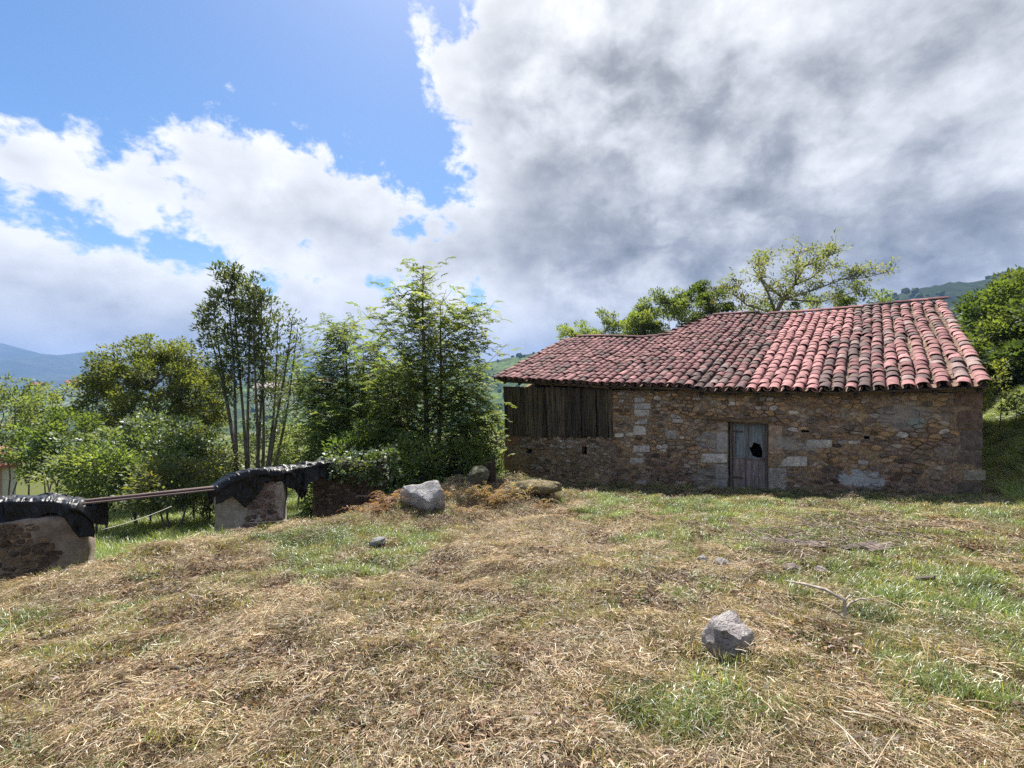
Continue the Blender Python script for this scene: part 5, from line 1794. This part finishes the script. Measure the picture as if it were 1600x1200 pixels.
def sapling(px, pt, pb, Y, label, seed, pal, n=26, size=.085, name='sapling'):
    rng = np.random.default_rng(seed)
    x = (px - 800) / F * Y; zg = h1(x, Y)
    e = empty(name, (x, Y, zg), 0, label, 'sapling')
    ht = at(px, pt, Y).z - zg
    b = MB(); pts = [Vector((.03 * math.sin(4 * u), .02 * math.cos(5 * u), -.05 + ht * u)) for u in np.linspace(0, 1, 8)]
    b.tube(pts, np.linspace(.016, .004, 8), 6)
    cl = []
    for i in range(n):
        u = .35 + .65 * (i + rng.random()) / n
        p = Vector((0, 0, ht * u)); a = rng.uniform(0, 6.28); L = .32 * (1.15 - u) + .05
        w = p + Vector((math.cos(a) * L, math.sin(a) * L, .12))
        b.tube([p, w], (.005, .002), 4); cl.append((w.x, w.y, w.z, .09, 1))
    obj('stem', b.mesh('stem', m_bark, True), e)
    obj('crown', crown_mesh('crown', cl, 13, size, .6, pal, rng, m_leaf), e)


sapling(1562, 572, 655, 13.6, 'slender sapling with yellow-green leaves at the right corner of the barn', 95, [(0.22, 0.24, 0.06), (0.17, 0.20, 0.05)], 34)
sapling(1586, 622, 665, 13.2, 'small bushy sapling right of the slender one', 96, G_GREY, 26)


# ivy on the wall stub
def ivy():
    rng = np.random.default_rng(97)
    A, B = Vector(((489 - 800) / F * 9.3, 9.3, 0)), Vector(((612 - 800) / F * 9.7, 9.7, 0))
    d = (B - A).normalized(); n = Vector((d.y, -d.x, 0))
    e = empty('ivy', A, 0, 'ivy trailing over the top and right end of the dark wall stub', 'ivy')
    cl, b = [], MB()
    for i in range(62):
        u = rng.random() ** .7
        hang = rng.random() ** 2.2 * (.15 + .6 * u)
        p = d * (1.5 * u + .1) + n * (rng.uniform(-.65, .06) if hang < .12 else rng.uniform(.03, .10)) + Vector((0, 0, .06 - hang + .22 * u * (hang < .1) * rng.random()))
        cl.append((p.x, p.y, p.z, rng.uniform(.07, .17), rng.uniform(.3, 1.2)))
        if i % 4 == 0: b.tube([d * (1.5 * u + .1) + n * .05 + Vector((0, 0, .02)), p + n * .02], (.008, .005), 4)
    obj('vine', b.mesh('vine', m_bark, True), e)
    obj('leaves', crown_mesh('leaves', cl, 46, .075, .8, G_DARK + G_MID, rng, m_leaf_gl, up=0, droop=.2), e)


ivy()


# dead ferns beside the boulder, weeds on the heap
def fern(px, py, Y, n, L, label, seed, pal, name='dead_fern', cat='fern', up=.5, width=.22):
    rng = np.random.default_rng(seed)
    x = (px - 800) / F * Y; zg = h1(x, Y)
    e = empty(name, (x, Y, zg), 0, label, cat)
    for i in range(n):
        Vs, Fs, Cs, o = [], [], [], 0
        a = rng.uniform(0, 6.28); l = L * rng.uniform(.55, 1.2); lift = up * rng.uniform(.5, 1.3)
        P0 = np.array([rng.normal(0, .07), rng.normal(0, .06), -.02])
        dirv = np.array([math.cos(a), math.sin(a), 0])
        side = np.array([-math.sin(a), math.cos(a), 0])
        m = 14
        prev = P0
        for j in range(m):
            t = (j + 1) / m
            p = P0 + dirv * l * t + np.array([0, 0, lift * l * math.sin(min(t * 2.3, 3.0))])
            w = l * width * (1 - t) ** .7 + .01
            for sg in (-1, 1):
                V, Fc = leaf_quads(p[None], (side * sg + dirv * .4 + rng.normal(0, .3, 3))[None], np.array([w]), .30, .8, rng)
                Vs.append(V); Fs.append(Fc + o); o += 4; Cs.append(np.tile(np.array(pal[rng.integers(len(pal))]) * rng.uniform(.7, 1.3), (4, 1)))
            V, Fc = leaf_quads(prev[None], (p - prev)[None], np.array([np.linalg.norm(p - prev) * 1.5]), .14, .2, rng)
            Vs.append(V); Fs.append(Fc + o); o += 4; Cs.append(np.tile(np.array(pal[0]) * .7, (4, 1)))
            prev = p
        obj('frond', mesh_np('frond', np.concatenate(Vs), np.concatenate(Fs), m_leaf, np.concatenate(Cs)), e)


BROWN = [(0.20, 0.095, 0.04), (0.27, 0.14, 0.06), (0.15, 0.075, 0.035), (0.30, 0.19, 0.09)]
STRAW = [(0.36, 0.28, 0.15), (0.28, 0.20, 0.10), (0.24, 0.17, 0.10)]
fern(590, 800, 8.3, 16, .50, 'rust-brown dead fern clump left of the pale boulder', 101, BROWN)
fern(612, 790, 8.6, 16, .48, 'rust-brown dead fern clump touching the pale boulder', 102, BROWN)
fern(572, 812, 8.1, 9, .40, 'small dead fern at the left end of the clump', 103, BROWN + STRAW)
fern(715, 790, 8.9, 12, .36, 'dry brown weed clump right of the pale boulder', 104, BROWN + STRAW)
fern(790, 775, 9.5, 14, .40, 'dry bleached weed clump on the heap left of the mossy slab', 105, STRAW + BROWN)
fern(845, 775, 9.4, 12, .34, 'dry weed clump in front of the mossy slab', 106, STRAW + BROWN)
fern(745, 765, 9.7, 12, .36, 'dry weed clump below the broken post', 107, STRAW + BROWN)
fern(690, 755, 10.2, 12, .45, 'fresh green fern behind the pale boulder', 108, G_LIGHT, 'green_fern')
fern(725, 752, 10.6, 12, .45, 'fresh green fern left of the broken post', 109, G_LIGHT + G_MID, 'green_fern')
fern(800, 748, 10.8, 16, .36, 'bleached flowering weed before the barn corner', 110, STRAW + [(0.4, 0.38, 0.34)], up=.5)
fern(770, 768, 9.4, 18, .50, 'bleached dry weed thicket between broken post and mossy slab', 112, STRAW + BROWN, up=.7)
fern(705, 775, 9.3, 16, .45, 'dry brown weed thicket just right of the pale boulder', 113, BROWN + STRAW, up=.6)
fern(815, 765, 9.7, 16, .46, 'bleached dry weed thicket at the left of the mossy slab', 114, STRAW + [(0.42, 0.38, 0.3)], up=.8)
fern(735, 785, 8.9, 14, .34, 'low dry weeds at the foot of the heap', 115, STRAW + BROWN, up=.5)
fern(640, 760, 9.6, 10, .50, 'green fern at the back of the pale boulder', 111, G_MID, 'green_fern')

# ------------------------------------------------------------------ grass, straw and litter
def blades(n, rng, h=(0.05, 0.1), w=0.005, spread=0.06, lean=0.5, flat=False, seg=2, pal=((0.3, 0.25, 0.12),), curl=0.4):
    """one clump of blades, each a narrow bent strip"""
    V, Fs, C = [], [], []
    for _ in range(n):
        L = rng.uniform(*h); a = rng.uniform(0, 2 * math.pi); rr_, ra_ = spread * math.sqrt(rng.random()), rng.uniform(0, 6.283); p = np.array([rr_ * math.cos(ra_), rr_ * math.sin(ra_), 0.0])
        dirv = np.array([math.cos(a), math.sin(a), 0])
        side = np.array([-math.sin(a), math.cos(a), 0])
        el0 = rng.uniform(-.08, .30) if flat else rng.uniform(1.55 - lean, 1.55)
        if flat: p[2] = rng.uniform(0.0, 0.035)
        c = np.array(pal[rng.integers(len(pal))]) * rng.uniform(.75, 1.25)
        o = len(V); el = el0; ww = w * rng.uniform(.7, 1.3)
        tw = rng.uniform(-1.2, 1.2) if flat else 0.0
        for k_ in range(seg + 1):
            f = (1 - .75 * k_ / seg) if not flat else (1 - .3 * k_ / seg)
            sd = side * math.cos(tw) + np.array([0, 0, 1]) * math.sin(tw)
            V += [p - sd * ww * f / 2, p + sd * ww * f / 2]; C += [c, c]
            p = p + (dirv * math.cos(el) + np.array([0, 0, 1]) * math.sin(el)) * L / seg
            el -= curl * rng.uniform(.4, 1.6) * (0.35 if flat else 1)
        for k_ in range(seg): Fs.append((o + 2 * k_, o + 2 * k_ + 1, o + 2 * k_ + 3, o + 2 * k_ + 2))
    return np.array(V), np.array(Fs), np.array(C)


def scatter(name, protos, P, scl, idx, label, cat, tilt=0.03, seed=0):
    """plants nobody could count: one object that sets clumps on the given points"""
    rng = np.random.default_rng(seed)
    coll = bpy.data.collections.new(name + '_clumps')
    for i, me in enumerate(protos):
        coll.objects.link(bpy.data.objects.new('%s_clump_%02d' % (name, i), me))
    me = bpy.data.meshes.new(name); n = len(P)
    me.vertices.add(n); me.vertices.foreach_set('co', np.ascontiguousarray(P, dtype=np.float32).ravel())
    # lie with the slope of the ground, turned at random
    e_ = 0.14
    gx = (H(P[:, 0] + e_, P[:, 1]) - H(P[:, 0] - e_, P[:, 1])) / (2 * e_) + rng.normal(0, tilt, n)
    gy = (H(P[:, 0], P[:, 1] + e_) - H(P[:, 0], P[:, 1] - e_)) / (2 * e_) + rng.normal(0, tilt, n)
    nz = np.stack([-gx, -gy, np.ones(n)], 1); nz /= np.linalg.norm(nz, axis=1, keepdims=True)
    sp = rng.uniform(0, 2 * math.pi, n)
    ax = np.stack([np.cos(sp), np.sin(sp), np.zeros(n)], 1)
    ax = ax - nz * (ax * nz).sum(1, keepdims=True); ax /= np.linalg.norm(ax, axis=1, keepdims=True)
    ay = np.cross(nz, ax)
    rot = np.stack([np.arctan2(ay[:, 2], nz[:, 2]), -np.arcsin(np.clip(ax[:, 2], -1, 1)), np.arctan2(ax[:, 1], ax[:, 0])], 1).astype(np.float32)
    a = me.attributes.new('rot', 'FLOAT_VECTOR', 'POINT'); a.data.foreach_set('vector', rot.ravel())
    a = me.attributes.new('scl', 'FLOAT', 'POINT'); a.data.foreach_set('value', np.ascontiguousarray(scl, dtype=np.float32))
    a = me.attributes.new('idx', 'INT', 'POINT'); a.data.foreach_set('value', np.ascontiguousarray(idx, dtype=np.int32))
    o = obj(name, me)
    ng = bpy.data.node_groups.new(name + '_nodes', 'GeometryNodeTree')
    ng.interface.new_socket('Geometry', in_out='INPUT', socket_type='NodeSocketGeometry')
    ng.interface.new_socket('Geometry', in_out='OUTPUT', socket_type='NodeSocketGeometry')
    N = ng.nodes.new; L = ng.links.new
    gi, go = N('NodeGroupInput'), N('NodeGroupOutput')
    ci = N('GeometryNodeCollectionInfo'); ci.inputs['Collection'].default_value = coll
    ci.inputs['Separate Children'].default_value = True; ci.inputs['Reset Children'].default_value = True
    ip = N('GeometryNodeInstanceOnPoints'); ip.inputs['Pick Instance'].default_value = True

    def at_(nm, tp):
        q = N('GeometryNodeInputNamedAttribute'); q.data_type = tp; q.inputs['Name'].default_value = nm
        return q.outputs['Attribute']

    er = N('FunctionNodeEulerToRotation')
    L(at_('rot', 'FLOAT_VECTOR'), er.inputs[0]); L(er.outputs[0], ip.inputs['Rotation'])
    L(at_('scl', 'FLOAT'), ip.inputs['Scale']); L(at_('idx', 'INT'), ip.inputs['Instance Index'])
    L(gi.outputs[0], ip.inputs['Points']); L(ci.outputs[0], ip.inputs['Instance']); L(ip.outputs[0], go.inputs[0])
    md = o.modifiers.new('clumps', 'NODES'); md.node_group = ng
    return tag(o, label, cat, kind='stuff')


m_straw = leaf_mat('straw', 0.30, 0.04, 0.5, use_rand=True, trans_tint=(1.1, 1.0, 0.8))
m_grass = leaf_mat('grass_blade', 0.42, 0.06, 0.4, use_rand=True, trans_tint=(1.3, 1.25, 0.6))
m_litter = leaf_mat('dead_litter', 0.15, 0.03, 0.5, use_rand=True, trans_tint=(1.1, 1.0, 0.8))


def polar_points(n, r0, r1, a0, a1, rng, power=1.0):
    """points over the ground in front, thinning out with distance"""
    k = 2 - power                          # density falls as r to the minus power
    r = (r0 ** k + rng.random(n) * (r1 ** k - r0 ** k)) ** (1 / k)
    a = np.radians(rng.uniform(a0, a1, n))
    return r * np.sin(a), r * np.cos(a)


def in_barn(x, y):
    q = x * NX + y * NY; s = x * TX + y * TY
    return (q > WALL_D - .05) & (s > -10.1) & (s < 1.75)


def keep(x, y, cond):
    m = cond & ~in_barn(x, y)
    return x[m], y[m]


def grass():
    rng = np.random.default_rng(5)
    S_PAL = ((0.47, 0.345, 0.20), (0.55, 0.43, 0.27), (0.37, 0.25, 0.145), (0.33, 0.30, 0.15), (0.56, 0.49, 0.35), (0.24, 0.16, 0.10), (0.17, 0.11, 0.07))
    G_PAL = ((0.15, 0.22, 0.05), (0.20, 0.26, 0.065), (0.11, 0.17, 0.04), (0.26, 0.30, 0.09))
    Y_PAL = ((0.30, 0.25, 0.11), (0.36, 0.29, 0.14), (0.22, 0.20, 0.075), (0.40, 0.31, 0.17))
    B_PAL = ((0.05, 0.03, 0.02), (0.13, 0.075, 0.045), (0.19, 0.11, 0.06), (0.10, 0.06, 0.04), (0.24, 0.15, 0.09))

    def proto(nm, mat, **kw):
        V, Fs, C = blades(rng=rng, **kw)
        return mesh_np(nm, V, Fs, mat, C)

    def edge(x, y): return (x + 3.9) * -0.739 + (y - 7.05) * 0.674

    def mown(x, y): return (edge(x, y) < .45) & ((x * TX + y * TY < 2.2) | (x * NX + y * NY < 10.7))

    def lay(name, nvar, count, prob, where, zoff, label, cat, scl=(.85, 1.25), far=.02, a0=-58, a1=58, r0=1.0, r1=17.5, power=.75, tilt=.03, sfun=None, **kw):
        protos = [proto(name, **kw) for _ in range(nvar)]
        x, y = polar_points(count, r0, r1, a0, a1, rng, power)
        x, y = keep(x, y, where(x, y) & (rng.random(count) < prob(x, y)))
        sc = rng.uniform(*scl, len(x)) * (1 + far * np.hypot(x, y))
        if sfun is not None: sc = sc * sfun(x, y)
        scatter(name, protos, np.stack([x, y, H(x, y) + zoff], 1), sc, rng.integers(nvar, size=len(x)), label, cat, tilt, rng.integers(1000))

    # cut straw lying on the ground, in mats
    lay('straw', 9, 5200, lambda x, y: np.clip(.85 - .85 * patches(x, y) + .5 * vnoise(x * 2.2, y * 2.2, seed=91), .12, 1), mown, .006, 'chopped yellow straw lying over the mown ground', 'straw', tilt=.16,
        mat=m_straw, n=330, h=(.015, .07), w=.0029, spread=.21, flat=True, pal=S_PAL, curl=.6)
    # stubble, yellow-green, everywhere
    lay('stubble', 9, 5600, lambda x, y: np.clip(.60 + .5 * patches(x, y), .25, 1), mown, -.003, 'short mown yellow-green grass stubble', 'grass', tilt=.08,
        mat=m_grass, n=240, h=(.02, .07), w=.0034, spread=.21, lean=.9, pal=Y_PAL + G_PAL[:2], curl=.55)
    # fresh green tufts
    lay('green_grass', 8, 9000, lambda x, y: np.clip((patches(x, y) + .25 * vnoise(x * 4, y * 4, seed=66) - .12) * 1.4, 0.015, 1), mown, -.004, 'fresh green grass tufts growing through the straw', 'grass',
        scl=(.6, 1.15), far=.012, sfun=lambda x, y: np.where(x * NX + y * NY > 10.2, .72, 1.0), mat=m_grass, n=120, h=(.05, .15), w=.0055, spread=.14, lean=.8, seg=3, pal=G_PAL, curl=.5)
    # brown litter and clods
    lay('leaf_litter', 7, 4200, lambda x, y: np.clip(.38 + .9 * fbm(x * 1.4, y * 1.4, octv=3, seed=71), .04, 1), mown, .003, 'brown dead leaves and weed scraps scattered in the straw', 'leaf litter',
        mat=m_litter, n=90, h=(.015, .05), w=.011, spread=.18, flat=True, seg=2, pal=B_PAL, curl=1.2)
    # longer pale stalks lying across
    lay('long_straw', 6, 420, lambda x, y: np.full(len(x), .9), mown, .018, 'long pale stalks strewn over the mown ground', 'straw', far=.0,
        mat=m_straw, n=6, h=(.12, .34), w=.004, spread=.24, flat=True, seg=4, pal=S_PAL[:2] + (S_PAL[4],), curl=.3)
    # tall grass on the lower terrace
    T_PAL = ((0.20, 0.27, 0.055), (0.26, 0.31, 0.08), (0.16, 0.22, 0.045), (0.31, 0.33, 0.11))
    tall = dict(mat=m_grass, n=110, h=(.16, .46), w=.010, spread=.24, lean=.55, seg=3, pal=T_PAL, curl=.38)
    lay('terrace_grass', 7, 9000, lambda x, y: np.full(len(x), 1.0), lambda x, y: (edge(x, y) > 1.0) & ((x < -1.0) | (y > 11.5)) & (x < -.3), -.02, 'tall uncut green grass on the terrace below the pillars', 'grass',
        scl=(.6, 1.15), far=0, a0=-56, a1=4, r0=5, r1=27, power=.6, **tall)
    lay('bank_grass', 7, 4200, lambda x, y: np.full(len(x), 1.0), lambda x, y: (x * TX + y * TY > 1.95) & (x * NX + y * NY > 10.7 + .5 * vnoise(x, y, seed=8)), -.02, 'rough grass on the bank right of the barn', 'grass',
        scl=(.35, .75), far=0, a0=42, a1=64, r0=8.5, r1=26, power=.6, **tall)
    # fringe at the foot of the wall
    ps = [proto('wall_foot_grass', mat=m_grass, n=26, h=(.16, .46), w=.010, spread=.12, lean=.5, seg=3, pal=T_PAL, curl=.38) for _ in range(5)]
    s = rng.uniform(-8.5, 1.7, 420); q = WALL_D - np.abs(rng.normal(0, .10, 420)) - .06
    x, y = NX * q + TX * s, NY * q + TY * s
    scatter('wall_foot_grass', ps, np.stack([x, y, H(x, y) - .02], 1), rng.uniform(.15, .5, len(x)), rng.integers(5, size=len(x)), 'fringe of grass along the foot of the barn wall', 'grass', .05, 7)

    # grass growing up against the stones
    xs, ys = [], []
    for (cx, cy, r, n) in ((1.44, 3.17, .15, 34), (1.68, 2.95, .05, 8), (-1.62, 8.75, .46, 60), (.55, 10.0, .5, 40), (-.72, 10.1, .28, 20)):
        a = rng.uniform(0, 6.283, n); q = r * rng.uniform(.85, 1.25, n)
        xs.append(cx + q * np.cos(a)); ys.append(cy + q * np.sin(a) * .9)
    x, y = np.concatenate(xs), np.concatenate(ys)
    scatter('stone_foot_grass', ps, np.stack([x, y, H(x, y) - .02], 1), rng.uniform(.12, .34, len(x)) * np.where(y > 5, 1.5, 1.0), rng.integers(5, size=len(x)), 'grass blades growing up round the feet of the stones', 'grass', .08, 8)


grass()

# ------------------------------------------------------------------ air
def haze():
    b = MB(); b.box((0, 150, 105), (9400, 9400, 490))
    m = bpy.data.materials.new('haze_air'); m.use_nodes = True
    nt = m.node_tree; nt.nodes.clear()
    o = nt.nodes.new('ShaderNodeOutputMaterial'); v = nt.nodes.new('ShaderNodeVolumePrincipled')
    v.inputs['Color'].default_value = (0.27, 0.46, 0.88, 1)
    v.inputs['Density'].default_value = 0.0002
    v.inputs['Anisotropy'].default_value = 0.0
    nt.links.new(v.outputs[0], o.inputs['Volume'])
    ob = obj('haze', b.mesh('haze', m))
    tag(ob, 'thin blue haze lying in the air over the valley', 'haze', kind='stuff')


haze()
